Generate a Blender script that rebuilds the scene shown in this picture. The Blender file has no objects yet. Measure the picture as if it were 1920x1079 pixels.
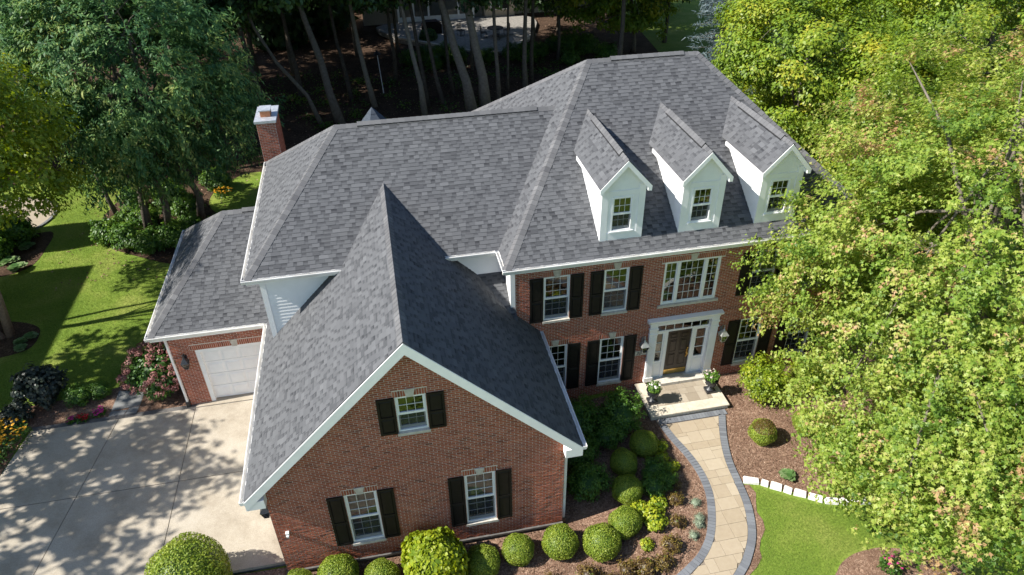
import bpy, math, random
import numpy as np
from mathutils import Vector, Matrix, geometry

random.seed(7)
RNG = np.random.default_rng(11)
scene = bpy.context.scene
COL = scene.collection

# ------------------------------------------------------------------ camera
cam_d = bpy.data.cameras.new('camera')
cam = bpy.data.objects.new('camera', cam_d)
COL.objects.link(cam)
cam_d.sensor_width = 36.0
cam_d.lens = 36.0 * 1333.441 / 1920.0
cam_d.clip_end = 900.0
CAM = Vector((4.209, -13.426, 18.357))
_R = Vector((0.97999104, -0.19858576, -0.01346313))
_U = Vector((0.12418719, 0.557182, 0.82105162))
_F = Vector((0.15554775, 0.80629518, -0.57069517))
cam.matrix_world = Matrix(((_R.x, _U.x, -_F.x, CAM.x), (_R.y, _U.y, -_F.y, CAM.y),
                           (_R.z, _U.z, -_F.z, CAM.z), (0, 0, 0, 1)))
scene.camera = cam

# ------------------------------------------------------------------ sky and sun
SUN_DIR = Vector((-1.0, -0.068, 0.93)).normalized()      # towards the sun
elev = math.asin(SUN_DIR.z)
azim = math.atan2(SUN_DIR.x, SUN_DIR.y)                  # from +Y, clockwise
world = bpy.data.worlds.new('World')
scene.world = world
world.use_nodes = True
wn = world.node_tree
wn.nodes.clear()
sky = wn.nodes.new('ShaderNodeTexSky')
sky.sky_type = 'NISHITA'
sky.sun_disc = False
sky.sun_elevation = elev
sky.sun_rotation = azim
sky.air_density = 1.0
sky.dust_density = 0.4
sky.ozone_density = 2.5
bg = wn.nodes.new('ShaderNodeBackground')
bg.inputs['Strength'].default_value = 0.09
wo = wn.nodes.new('ShaderNodeOutputWorld')
wn.links.new(sky.outputs[0], bg.inputs['Color'])
wn.links.new(bg.outputs[0], wo.inputs['Surface'])
sun_d = bpy.data.lights.new('sun', 'SUN')
sun_d.energy = 4.8
sun_d.angle = math.radians(0.7)
sun_d.color = (1.0, 0.96, 0.89)
sun = bpy.data.objects.new('sun', sun_d)
COL.objects.link(sun)
sun.rotation_euler = SUN_DIR.to_track_quat('Z', 'Y').to_euler()
sun.location = SUN_DIR * 60
scene.view_settings.view_transform = 'Standard'
scene.view_settings.look = 'None'
scene.view_settings.gamma = 1.0
scene.view_settings.exposure = 1.02
scene.view_settings.use_curve_mapping = False
scene.render.engine = 'CYCLES'
scene.cycles.max_bounces = 6
scene.cycles.transparent_max_bounces = 8

# ------------------------------------------------------------------ materials
def srgb(r, g, b):
    f = lambda c: c / 12.92 if c <= 0.04045 else ((c + 0.055) / 1.055) ** 2.4
    return (f(r / 255), f(g / 255), f(b / 255), 1.0)

MATS = {}
def new_mat(name):
    m = bpy.data.materials.new(name)
    m.use_nodes = True
    nt = m.node_tree
    b = nt.nodes['Principled BSDF']
    MATS[name] = m
    return m, nt, b

def N(nt, t, **kw):
    n = nt.nodes.new(t)
    for k, v in kw.items():
        if k in n.inputs.keys():
            n.inputs[k].default_value = v
        else:
            setattr(n, k, v)
    return n

def ramp(nt, stops):
    r = nt.nodes.new('ShaderNodeValToRGB')
    el = r.color_ramp.elements
    while len(el) < len(stops):
        el.new(0.5)
    for e, (p, c) in zip(el, stops):
        e.position = p
        e.color = c if len(c) == 4 else (*c, 1)
    return r

def objcoord(nt):
    return nt.nodes.new('ShaderNodeNewGeometry').outputs['Position']

def bump(nt, b, height, strength=0.3, dist=0.02):
    bm = N(nt, 'ShaderNodeBump')
    bm.inputs['Strength'].default_value = strength
    bm.inputs['Distance'].default_value = dist
    nt.links.new(height, bm.inputs['Height'])
    nt.links.new(bm.outputs[0], b.inputs['Normal'])
    return bm

def noise_mat(name, c1, c2, scale=8.0, rough=0.8, detail=6, bstr=0.0, bdist=0.01, bscale=60.0,
              spec=0.3, c3=None, metallic=0.0, lo=0.35, hi=0.65):
    m, nt, b = new_mat(name)
    pos = objcoord(nt)
    n = N(nt, 'ShaderNodeTexNoise', Scale=scale, Detail=detail, Roughness=0.65)
    nt.links.new(pos, n.inputs['Vector'])
    stops = [(lo, c1), (hi, c2)] if c3 is None else [(lo, c1), ((lo + hi) / 2, c3), (hi, c2)]
    r = ramp(nt, stops)
    nt.links.new(n.outputs['Fac'], r.inputs[0])
    nt.links.new(r.outputs[0], b.inputs['Base Color'])
    b.inputs['Roughness'].default_value = rough
    b.inputs['Specular IOR Level'].default_value = spec
    b.inputs['Metallic'].default_value = metallic
    if bstr > 0:
        n2 = N(nt, 'ShaderNodeTexNoise', Scale=bscale, Detail=4)
        nt.links.new(pos, n2.inputs['Vector'])
        bump(nt, b, n2.outputs['Fac'], bstr, bdist)
    return m

def tone_mat(name, stops, rough=0.85, spec=0.25, nscale=30.0, namt=0.25, bstr=0.2, bdist=0.004, bscale=120.0, big=0.0):
    """colour chosen per piece by the face attribute 'tone', with fine grain on top"""
    m, nt, b = new_mat(name)
    pos = objcoord(nt)
    at = N(nt, 'ShaderNodeAttribute', attribute_name='tone')
    n = N(nt, 'ShaderNodeTexNoise', Scale=nscale, Detail=5)
    nt.links.new(pos, n.inputs['Vector'])
    ma = N(nt, 'ShaderNodeMath', operation='MULTIPLY_ADD')
    nt.links.new(n.outputs['Fac'], ma.inputs[0])
    ma.inputs[1].default_value = namt
    nt.links.new(at.outputs['Fac'], ma.inputs[2])
    sub = N(nt, 'ShaderNodeMath', operation='SUBTRACT')
    nt.links.new(ma.outputs[0], sub.inputs[0])
    sub.inputs[1].default_value = namt * 0.5
    out = sub.outputs[0]
    if big > 0:
        n3 = N(nt, 'ShaderNodeTexNoise', Scale=0.6, Detail=4)
        nt.links.new(pos, n3.inputs['Vector'])
        ma3 = N(nt, 'ShaderNodeMath', operation='MULTIPLY_ADD')
        nt.links.new(n3.outputs['Fac'], ma3.inputs[0])
        ma3.inputs[1].default_value = big
        nt.links.new(out, ma3.inputs[2])
        s3 = N(nt, 'ShaderNodeMath', operation='SUBTRACT')
        nt.links.new(ma3.outputs[0], s3.inputs[0])
        s3.inputs[1].default_value = big * 0.5
        out = s3.outputs[0]
    r = ramp(nt, stops)
    nt.links.new(out, r.inputs[0])
    nt.links.new(r.outputs[0], b.inputs['Base Color'])
    b.inputs['Roughness'].default_value = rough
    b.inputs['Specular IOR Level'].default_value = spec
    if bstr > 0:
        n2 = N(nt, 'ShaderNodeTexNoise', Scale=bscale, Detail=3)
        nt.links.new(pos, n2.inputs['Vector'])
        bump(nt, b, n2.outputs['Fac'], bstr, bdist)
    return m

def leaf_mat(name, stops, transl=0.35, rough=0.45, spec=0.35):
    m, nt, b = new_mat(name)
    at = N(nt, 'ShaderNodeAttribute', attribute_name='tone')
    r = ramp(nt, stops)
    nt.links.new(at.outputs['Fac'], r.inputs[0])
    nt.links.new(r.outputs[0], b.inputs['Base Color'])
    b.inputs['Roughness'].default_value = rough
    b.inputs['Specular IOR Level'].default_value = spec
    tr = N(nt, 'ShaderNodeBsdfTranslucent')
    hs = N(nt, 'ShaderNodeHueSaturation', Saturation=1.1, Value=1.35)
    hs.inputs['Hue'].default_value = 0.485
    nt.links.new(r.outputs[0], hs.inputs['Color'])
    nt.links.new(hs.outputs[0], tr.inputs['Color'])
    mx = N(nt, 'ShaderNodeMixShader')
    mx.inputs[0].default_value = transl
    nt.links.new(b.outputs[0], mx.inputs[1])
    nt.links.new(tr.outputs[0], mx.inputs[2])
    nt.links.new(mx.outputs[0], nt.nodes['Material Output'].inputs['Surface'])
    return m

tone_mat('brick', [(0.0, (0.14, 0.048, 0.03)), (0.3, (0.285, 0.088, 0.048)), (0.65, (0.375, 0.118, 0.064)), (1.0, (0.46, 0.165, 0.098))],
         rough=0.9, spec=0.15, nscale=25, namt=0.3, bstr=0.9, bdist=0.01, bscale=70, big=0.45)
noise_mat('mortar', (0.52, 0.45, 0.385), (0.62, 0.55, 0.48), 20, 0.95, bstr=0.4)
tone_mat('shingle', [(0.0, (0.038, 0.039, 0.043)), (0.5, (0.091, 0.093, 0.098)), (1.0, (0.158, 0.16, 0.166))],
         rough=0.95, spec=0.12, nscale=160, namt=0.3, bstr=0.5, bdist=0.004, bscale=350, big=0.05)
tone_mat('cap_shingle', [(0.0, (0.085, 0.085, 0.089)), (1.0, (0.15, 0.149, 0.151))], rough=0.95, spec=0.12, nscale=160, namt=0.4, bstr=0.4, bdist=0.004, bscale=350)
noise_mat('white_paint', (0.78, 0.78, 0.77), (0.84, 0.84, 0.83), 3.0, 0.5, spec=0.4)
noise_mat('gutter_white', (0.66, 0.64, 0.60), (0.80, 0.79, 0.76), 2.0, 0.45, spec=0.4)
noise_mat('siding_white', (0.78, 0.78, 0.775), (0.84, 0.84, 0.835), 2.0, 0.6, spec=0.3)
noise_mat('shutter_paint', (0.010, 0.0085, 0.0075), (0.016, 0.0135, 0.0115), 5.0, 0.55, spec=0.2)
noise_mat('door_paint', (0.022, 0.014, 0.011), (0.032, 0.02, 0.015), 6.0, 0.35, spec=0.5)
noise_mat('limestone', (0.42, 0.38, 0.32), (0.58, 0.54, 0.47), 9.0, 0.9, bstr=0.5, bdist=0.01, bscale=40)
noise_mat('edging_stone_white', (0.62, 0.59, 0.54), (0.8, 0.78, 0.74), 7.0, 0.85, bstr=0.6, bdist=0.015, bscale=25)
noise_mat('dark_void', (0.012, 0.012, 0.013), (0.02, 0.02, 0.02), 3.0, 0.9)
noise_mat('black_vent', (0.015, 0.015, 0.016), (0.025, 0.025, 0.026), 9.0, 0.8)
noise_mat('blind_cloth', (0.42, 0.42, 0.40), (0.5, 0.5, 0.48), 6.0, 0.9)
noise_mat('brass', (0.62, 0.40, 0.12), (0.72, 0.48, 0.17), 10, 0.25, metallic=1.0)
noise_mat('pewter', (0.33, 0.33, 0.31), (0.48, 0.48, 0.46), 12, 0.45, metallic=0.6)
noise_mat('iron_black', (0.014, 0.015, 0.018), (0.03, 0.031, 0.034), 25, 0.4, spec=0.5)
noise_mat('galvanised', (0.42, 0.45, 0.5), (0.62, 0.64, 0.67), 6, 0.4, metallic=0.5)
noise_mat('terracotta', (0.42, 0.17, 0.08), (0.5, 0.22, 0.11), 12, 0.85)
noise_mat('foundation', (0.09, 0.085, 0.08), (0.15, 0.14, 0.13), 6, 0.9, bstr=0.3)
noise_mat('paver_joint', (0.16, 0.13, 0.10), (0.24, 0.2, 0.16), 30, 0.95, bstr=0.4, bscale=150)
tone_mat('paver', [(0.0, (0.27, 0.21, 0.14)), (0.5, (0.345, 0.28, 0.198)), (1.0, (0.41, 0.345, 0.255))], rough=0.9, nscale=9, namt=0.5, bstr=0.35, bdist=0.005, bscale=70)
tone_mat('porch_paver', [(0.0, (0.25, 0.205, 0.15)), (0.5, (0.32, 0.27, 0.205)), (1.0, (0.39, 0.335, 0.26))], rough=0.9, nscale=9, namt=0.5, bstr=0.35, bdist=0.005, bscale=70)
noise_mat('cap_limestone', (0.46, 0.40, 0.31), (0.58, 0.52, 0.42), 6, 0.85, bstr=0.4, bdist=0.008, bscale=40)
tone_mat('border_paver', [(0.0, (0.12, 0.125, 0.137)), (0.5, (0.145, 0.152, 0.165)), (1.0, (0.172, 0.18, 0.193))], rough=0.85, nscale=20, namt=0.4, bstr=0.3, bdist=0.004)
tone_mat('flagstone', [(0.0, (0.13, 0.135, 0.14)), (1.0, (0.21, 0.21, 0.2))], rough=0.9, nscale=5, namt=0.5, bstr=0.3)
tone_mat('petal', [(0.0, (0.35, 0.012, 0.012)), (0.25, (0.36, 0.015, 0.16)), (0.5, (0.62, 0.32, 0.008)), (0.75, (0.32, 0.1, 0.09)), (1.0, (0.7, 0.68, 0.62))], rough=0.6, bstr=0, namt=0.05)
tone_mat('bark', [(0.0, (0.06, 0.05, 0.04)), (0.5, (0.14, 0.12, 0.095)), (1.0, (0.25, 0.22, 0.17))], rough=0.95, spec=0.1, nscale=7, namt=0.9, bstr=0.9, bdist=0.03, bscale=14)
tone_mat('birch_bark', [(0.0, (0.14, 0.09, 0.06)), (0.5, (0.27, 0.19, 0.14)), (1.0, (0.42, 0.32, 0.25))], rough=0.9, spec=0.1, nscale=11, namt=1.0, bstr=0.9, bdist=0.03, bscale=20)

# concrete with broom grain, wear and stains
m, nt, b = new_mat('concrete')
pos = objcoord(nt)
n1 = N(nt, 'ShaderNodeTexNoise', Scale=0.7, Detail=8, Roughness=0.7)
n2 = N(nt, 'ShaderNodeTexNoise', Scale=45, Detail=4)
nt.links.new(pos, n1.inputs['Vector']); nt.links.new(pos, n2.inputs['Vector'])
r1 = ramp(nt, [(0.3, (0.275, 0.23, 0.17)), (0.5, (0.39, 0.34, 0.265)), (0.72, (0.455, 0.405, 0.33))])
nt.links.new(n1.outputs['Fac'], r1.inputs[0])
r2 = ramp(nt, [(0.35, (0.78, 0.78, 0.78)), (0.6, (1, 1, 1))])
nt.links.new(n2.outputs['Fac'], r2.inputs[0])
mu = N(nt, 'ShaderNodeMixRGB', blend_type='MULTIPLY')
mu.inputs[0].default_value = 1.0
nt.links.new(r1.outputs[0], mu.inputs[1]); nt.links.new(r2.outputs[0], mu.inputs[2])
nt.links.new(mu.outputs[0], b.inputs['Base Color'])
b.inputs['Roughness'].default_value = 0.9
bump(nt, b, n2.outputs['Fac'], 0.3, 0.004)

# lawn: patches of lighter and darker turf
m, nt, b = new_mat('lawn')
pos = objcoord(nt)
n1 = N(nt, 'ShaderNodeTexNoise', Scale=0.55, Detail=6, Roughness=0.6)
n2 = N(nt, 'ShaderNodeTexNoise', Scale=14, Detail=7, Roughness=0.75)
nt.links.new(pos, n1.inputs['Vector']); nt.links.new(pos, n2.inputs['Vector'])
r1 = ramp(nt, [(0.28, (0.11, 0.185, 0.024)), (0.5, (0.17, 0.245, 0.038)), (0.72, (0.26, 0.29, 0.075))])
nt.links.new(n1.outputs['Fac'], r1.inputs[0])
r2 = ramp(nt, [(0.32, (0.42, 0.48, 0.38)), (0.62, (1.2, 1.15, 1.05))])
nt.links.new(n2.outputs['Fac'], r2.inputs[0])
mu = N(nt, 'ShaderNodeMixRGB', blend_type='MULTIPLY')
mu.inputs[0].default_value = 1.0
nt.links.new(r1.outputs[0], mu.inputs[1]); nt.links.new(r2.outputs[0], mu.inputs[2])
nt.links.new(mu.outputs[0], b.inputs['Base Color'])
b.inputs['Roughness'].default_value = 0.85
b.inputs['Specular IOR Level'].default_value = 0.15
bump(nt, b, n2.outputs['Fac'], 0.9, 0.05)

def mulch_mat(name, c1, c2, c3):
    m, nt, b = new_mat(name)
    pos = objcoord(nt)
    v = N(nt, 'ShaderNodeTexVoronoi', Scale=22)
    mp = N(nt, 'ShaderNodeMapping'); mp.inputs['Scale'].default_value = (1.0, 2.1, 1.0)
    mp.inputs['Rotation'].default_value = (0, 0, 0.7)
    nn = N(nt, 'ShaderNodeTexNoise', Scale=6, Detail=4)
    nt.links.new(pos, nn.inputs['Vector'])
    mixv = N(nt, 'ShaderNodeMixRGB'); mixv.inputs[0].default_value = 0.25
    nt.links.new(pos, mixv.inputs[1]); nt.links.new(nn.outputs['Color'], mixv.inputs[2])
    nt.links.new(mixv.outputs[0], mp.inputs['Vector'])
    nt.links.new(mp.outputs[0], v.inputs['Vector'])
    r = ramp(nt, [(0.0, c1), (0.5, c2), (1.0, c3)])
    nt.links.new(v.outputs['Color'], r.inputs[0])
    n2 = N(nt, 'ShaderNodeTexNoise', Scale=0.9, Detail=5)
    nt.links.new(pos, n2.inputs['Vector'])
    r2 = ramp(nt, [(0.3, (0.7, 0.68, 0.66)), (0.7, (1.15, 1.15, 1.15))])
    nt.links.new(n2.outputs['Fac'], r2.inputs[0])
    mu = N(nt, 'ShaderNodeMixRGB', blend_type='MULTIPLY'); mu.inputs[0].default_value = 1.0
    nt.links.new(r.outputs[0], mu.inputs[1]); nt.links.new(r2.outputs[0], mu.inputs[2])
    nt.links.new(mu.outputs[0], b.inputs['Base Color'])
    b.inputs['Roughness'].default_value = 0.95
    b.inputs['Specular IOR Level'].default_value = 0.1
    bump(nt, b, v.outputs['Distance'], 0.8, 0.03)
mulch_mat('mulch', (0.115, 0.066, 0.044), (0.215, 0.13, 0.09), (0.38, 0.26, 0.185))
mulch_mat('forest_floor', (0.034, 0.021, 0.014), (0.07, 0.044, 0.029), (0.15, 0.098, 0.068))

# window glass: clear pane that mirrors the garden
m, nt, b = new_mat('window_glass')
gl = N(nt, 'ShaderNodeBsdfGlossy'); gl.inputs['Roughness'].default_value = 0.02
gl.inputs['Color'].default_value = (0.92, 0.96, 0.95, 1)
tp = N(nt, 'ShaderNodeBsdfTransparent'); tp.inputs['Color'].default_value = (0.62, 0.66, 0.64, 1)
fr = N(nt, 'ShaderNodeFresnel'); fr.inputs['IOR'].default_value = 1.6
mx = N(nt, 'ShaderNodeMixShader')
ad = N(nt, 'ShaderNodeMath', operation='ADD'); ad.inputs[1].default_value = 0.06
nt.links.new(fr.outputs[0], ad.inputs[0]); nt.links.new(ad.outputs[0], mx.inputs[0])
nt.links.new(tp.outputs[0], mx.inputs[1]); nt.links.new(gl.outputs[0], mx.inputs[2])
nt.links.new(mx.outputs[0], nt.nodes['Material Output'].inputs['Surface'])

# brick texture for walls that only show from other positions
m, nt, b = new_mat('brick_wall_plain')
tc = nt.nodes.new('ShaderNodeNewGeometry')
sx = nt.nodes.new('ShaderNodeSeparateXYZ'); nt.links.new(tc.outputs['Position'], sx.inputs[0])
adx = N(nt, 'ShaderNodeMath', operation='ADD'); nt.links.new(sx.outputs['X'], adx.inputs[0]); nt.links.new(sx.outputs['Y'], adx.inputs[1])
cb = nt.nodes.new('ShaderNodeCombineXYZ'); nt.links.new(adx.outputs[0], cb.inputs['X']); nt.links.new(sx.outputs['Z'], cb.inputs['Y'])
bt = nt.nodes.new('ShaderNodeTexBrick')
bt.inputs['Scale'].default_value = 1.0
bt.inputs['Brick Width'].default_value = 0.203
bt.inputs['Row Height'].default_value = 0.0677
bt.inputs['Mortar Size'].default_value = 0.005
bt.inputs['Color1'].default_value = (0.12, 0.04, 0.027, 1)
bt.inputs['Color2'].default_value = (0.19, 0.06, 0.038, 1)
bt.inputs['Mortar'].default_value = (0.4, 0.35, 0.3, 1)
nt.links.new(cb.outputs[0], bt.inputs['Vector'])
nt.links.new(bt.outputs['Color'], b.inputs['Base Color'])
b.inputs['Roughness'].default_value = 0.9

G = lambda a: tuple(a)
leaf_mat('leaf_maple', [(0.0, (0.085, 0.165, 0.024)), (0.35, (0.2, 0.3, 0.042)), (0.62, (0.315, 0.395, 0.068)), (0.86, (0.43, 0.46, 0.12)), (0.95, (0.48, 0.39, 0.17)), (1.0, (0.46, 0.29, 0.14))], transl=0.45)
leaf_mat('leaf_yellow_maple', [(0.0, (0.07, 0.13, 0.014)), (0.5, (0.175, 0.265, 0.022)), (0.85, (0.3, 0.34, 0.03)), (1.0, (0.4, 0.37, 0.036))], transl=0.35)
leaf_mat('leaf_ash', [(0.0, (0.036, 0.1, 0.042)), (0.5, (0.09, 0.19, 0.064)), (0.85, (0.22, 0.31, 0.09)), (1.0, (0.36, 0.4, 0.13))], transl=0.32, spec=0.2, rough=0.55)
leaf_mat('leaf_birch', [(0.0, (0.09, 0.155, 0.014)), (0.5, (0.19, 0.265, 0.022)), (1.0, (0.34, 0.35, 0.04))], transl=0.4)
leaf_mat('leaf_wood', [(0.0, (0.02, 0.052, 0.017)), (0.6, (0.042, 0.1, 0.026)), (1.0, (0.1, 0.17, 0.035))], transl=0.25)
leaf_mat('needle_blue', [(0.0, (0.03, 0.055, 0.06)), (0.6, (0.065, 0.1, 0.11)), (1.0, (0.15, 0.19, 0.2))], transl=0.05, rough=0.6)
leaf_mat('leaf_boxwood', [(0.0, (0.075, 0.135, 0.016)), (0.5, (0.18, 0.255, 0.026)), (1.0, (0.35, 0.39, 0.055))], transl=0.25)
leaf_mat('leaf_shrub', [(0.0, (0.03, 0.085, 0.014)), (0.5, (0.07, 0.155, 0.02)), (1.0, (0.15, 0.25, 0.03))], transl=0.3)
leaf_mat('leaf_lime', [(0.0, (0.10, 0.17, 0.012)), (0.5, (0.235, 0.30, 0.016)), (1.0, (0.40, 0.41, 0.03))], transl=0.3)
leaf_mat('leaf_barberry', [(0.0, (0.05, 0.03, 0.014)), (0.4, (0.13, 0.085, 0.022)), (0.8, (0.22, 0.16, 0.03)), (1.0, (0.10, 0.14, 0.02))], transl=0.25)
leaf_mat('leaf_bluegrey', [(0.0, (0.16, 0.2, 0.13)), (1.0, (0.33, 0.37, 0.26))], transl=0.1)
leaf_mat('leaf_purple', [(0.0, (0.014, 0.02, 0.015)), (0.7, (0.035, 0.048, 0.035)), (1.0, (0.08, 0.11, 0.065))], transl=0.1)
leaf_mat('leaf_hosta', [(0.0, (0.05, 0.12, 0.03)), (0.6, (0.11, 0.2, 0.06)), (1.0, (0.35, 0.4, 0.22))], transl=0.25)
leaf_mat('grass_blade', [(0.0, (0.09, 0.16, 0.02)), (0.6, (0.185, 0.265, 0.04)), (1.0, (0.34, 0.36, 0.095))], transl=0.3, rough=0.6, spec=0.2)
leaf_mat('mulch_chip', [(0.0, (0.07, 0.04, 0.025)), (0.6, (0.19, 0.115, 0.075)), (1.0, (0.4, 0.28, 0.2))], transl=0.0, rough=0.95, spec=0.1)
leaf_mat('bloom_pink', [(0.0, (0.16, 0.075, 0.065)), (0.6, (0.29, 0.135, 0.12)), (1.0, (0.46, 0.26, 0.23))], transl=0.2, rough=0.7, spec=0.1)
m, nt, b = new_mat('insect_screen')
df = N(nt, 'ShaderNodeBsdfDiffuse'); df.inputs['Color'].default_value = (0.05, 0.055, 0.06, 1)
tp = N(nt, 'ShaderNodeBsdfTransparent')
ms = N(nt, 'ShaderNodeMixShader'); ms.inputs[0].default_value = 0.5
nt.links.new(tp.outputs[0], ms.inputs[1]); nt.links.new(df.outputs[0], ms.inputs[2])
nt.links.new(ms.outputs[0], nt.nodes['Material Output'].inputs['Surface'])
noise_mat('bush_core', (0.02, 0.04, 0.008), (0.045, 0.075, 0.014), 14, 0.9)
noise_mat('stone_wall', (0.16, 0.15, 0.135), (0.3, 0.28, 0.25), 5, 0.9, bstr=0.5)
noise_mat('beige_siding', (0.42, 0.36, 0.28), (0.5, 0.43, 0.34), 2, 0.8)
noise_mat('cover_cloth', (0.02, 0.014, 0.014), (0.035, 0.026, 0.025), 5, 0.9)
noise_mat('rear_turret_shingle', (0.035, 0.045, 0.06), (0.07, 0.085, 0.105), 30, 0.9)

# ------------------------------------------------------------------ mesh helpers
def np_mesh(name, V, polys, mat, tone=None, smooth=False):
    """V (n,3); polys list of (m,k) int arrays"""
    me = bpy.data.meshes.new(name)
    V = np.asarray(V, dtype=np.float32)
    me.vertices.add(len(V))
    me.vertices.foreach_set('co', V.ravel())
    loops = np.concatenate([np.asarray(p, dtype=np.int32).ravel() for p in polys])
    sizes = np.concatenate([np.full(len(p), p.shape[1], dtype=np.int32) for p in polys])
    starts = np.concatenate([[0], np.cumsum(sizes)[:-1]]).astype(np.int32)
    me.loops.add(len(loops))
    me.loops.foreach_set('vertex_index', loops)
    me.polygons.add(len(sizes))
    me.polygons.foreach_set('loop_start', starts)
    me.polygons.foreach_set('loop_total', sizes)
    if smooth:
        me.polygons.foreach_set('use_smooth', np.ones(len(sizes), dtype=bool))
    if tone is not None:
        a = me.attributes.new('tone', 'FLOAT', 'FACE')
        a.data.foreach_set('value', np.asarray(tone, dtype=np.float32))
    me.update(calc_edges=True)
    me.materials.append(MATS[mat])
    return me

def link(name, me, parent=None, loc=(0, 0, 0)):
    o = bpy.data.objects.new(name, me)
    COL.objects.link(o)
    o.location = loc
    if parent is not None:
        o.parent = parent
    return o

def tag(o, label=None, cat=None, group=None, kind=None):
    if label: o['label'] = label
    if cat: o['category'] = cat
    if group: o['group'] = group
    if kind: o['kind'] = kind
    return o

def empty(name, loc, label=None, cat=None, group=None):
    o = bpy.data.objects.new(name, None)
    COL.objects.link(o)
    o.location = loc
    o.empty_display_size = 0.3
    return tag(o, label, cat, group)

class MB:
    """collects faces in world coordinates; build() makes one mesh object"""
    def __init__(s):
        s.v = []; s.f = []; s.t = []
    def poly(s, pts, tone=0.5):
        i = len(s.v)
        s.v.extend([tuple(p) for p in pts])
        s.f.append(tuple(range(i, i + len(pts))))
        s.t.append(tone)
    def box(s, x0, x1, y0, y1, z0, z1, tone=0.5):
        i = len(s.v)
        s.v += [(x0, y0, z0), (x1, y0, z0), (x1, y1, z0), (x0, y1, z0), (x0, y0, z1), (x1, y0, z1), (x1, y1, z1), (x0, y1, z1)]
        for f in ((0, 3, 2, 1), (4, 5, 6, 7), (0, 1, 5, 4), (1, 2, 6, 5), (2, 3, 7, 6), (3, 0, 4, 7)):
            s.f.append(tuple(i + k for k in f)); s.t.append(tone)
    def obox(s, c, ax, ay, az, tone=0.5):
        """box round c with half-axis vectors"""
        c = Vector(c); ax = Vector(ax); ay = Vector(ay); az = Vector(az)
        i = len(s.v)
        for sz in (-1, 1):
            for sx, sy in ((-1, -1), (1, -1), (1, 1), (-1, 1)):
                s.v.append(tuple(c + ax * sx + ay * sy + az * sz))
        for f in ((0, 3, 2, 1), (4, 5, 6, 7), (0, 1, 5, 4), (1, 2, 6, 5), (2, 3, 7, 6), (3, 0, 4, 7)):
            s.f.append(tuple(i + k for k in f)); s.t.append(tone)
    def prism(s, pts, d, tone=0.5):
        """polygon extruded along vector d"""
        d = Vector(d); n = len(pts)
        a = [Vector(p) for p in pts]; b = [p + d for p in a]
        i = len(s.v)
        s.v += [tuple(p) for p in a] + [tuple(p) for p in b]
        s.f.append(tuple(range(i, i + n))); s.t.append(tone)
        s.f.append(tuple(range(i + 2 * n - 1, i + n - 1, -1))); s.t.append(tone)
        for k in range(n):
            k2 = (k + 1) % n
            s.f.append((i + k2, i + k, i + n + k, i + n + k2)); s.t.append(tone)
    def tube(s, pts, radii, n=8, tone=0.5, cap=True):
        pts = [Vector(p) for p in pts]
        base = len(s.v)
        for k, p in enumerate(pts):
            d = (pts[min(k + 1, len(pts) - 1)] - pts[max(k - 1, 0)])
            if d.length < 1e-6: d = Vector((0, 0, 1))
            d.normalize()
            a = d.cross(Vector((0.31, 0.95, 0.02)))
            if a.length < 0.1: a = d.cross(Vector((1, 0, 0)))
            a.normalize(); b = d.cross(a)
            for j in range(n):
                t = 2 * math.pi * j / n
                s.v.append(tuple(p + (a * math.cos(t) + b * math.sin(t)) * radii[k]))
        for k in range(len(pts) - 1):
            for j in range(n):
                j2 = (j + 1) % n
                s.f.append((base + k * n + j, base + k * n + j2, base + (k + 1) * n + j2, base + (k + 1) * n + j)); s.t.append(tone)
        if cap:
            s.f.append(tuple(base + j for j in range(n - 1, -1, -1))); s.t.append(tone)
            e = base + (len(pts) - 1) * n
            s.f.append(tuple(e + j for j in range(n))); s.t.append(tone)
    def lathe(s, c, prof, n=16, tone=0.5):
        """profile of (radius, z) turned round a vertical axis at c"""
        s.tube_profile(c, prof, n, tone)
    def tube_profile(s, c, prof, n, tone, rot=0.0):
        base = len(s.v)
        for r, z in prof:
            for j in range(n):
                t = 2 * math.pi * j / n + rot
                s.v.append((c[0] + r * math.cos(t), c[1] + r * math.sin(t), c[2] + z))
        for k in range(len(prof) - 1):
            for j in range(n):
                j2 = (j + 1) % n
                s.f.append((base + k * n + j, base + k * n + j2, base + (k + 1) * n + j2, base + (k + 1) * n + j)); s.t.append(tone)
        s.f.append(tuple(base + j for j in range(n - 1, -1, -1))); s.t.append(tone)
        e = base + (len(prof) - 1) * n
        s.f.append(tuple(e + j for j in range(n))); s.t.append(tone)
    def mesh(s, name, mat, origin=(0, 0, 0), smooth=False):
        me = bpy.data.meshes.new(name)
        V = np.asarray(s.v, dtype=np.float64) - np.asarray(origin, dtype=np.float64)
        me.from_pydata(V.tolist(), [], s.f)
        a = me.attributes.new('tone', 'FLOAT', 'FACE')
        a.data.foreach_set('value', np.asarray(s.t, dtype=np.float32))
        if smooth:
            me.polygons.foreach_set('use_smooth', np.ones(len(s.f), dtype=bool))
        me.materials.append(MATS[mat])
        me.update()
        return me
    def build(s, name, mat, parent=None, origin=(0, 0, 0), smooth=False):
        """with a parent: origin is the world place of the parent's thing, the child sits at zero"""
        me = s.mesh(name, mat, origin, smooth)
        if parent is None:
            return link(name, me, None, origin)
        return link(name, me, parent)

def clip_half(poly, a, b, c):
    """keep points with a*x+b*y+c >= 0"""
    out = []
    n = len(poly)
    for i in range(n):
        p, q = poly[i], poly[(i + 1) % n]
        dp = a * p[0] + b * p[1] + c; dq = a * q[0] + b * q[1] + c
        if dp >= 0: out.append(p)
        if (dp >= 0) != (dq >= 0):
            t = dp / (dp - dq)
            out.append((p[0] + t * (q[0] - p[0]), p[1] + t * (q[1] - p[1])))
    return out

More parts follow.
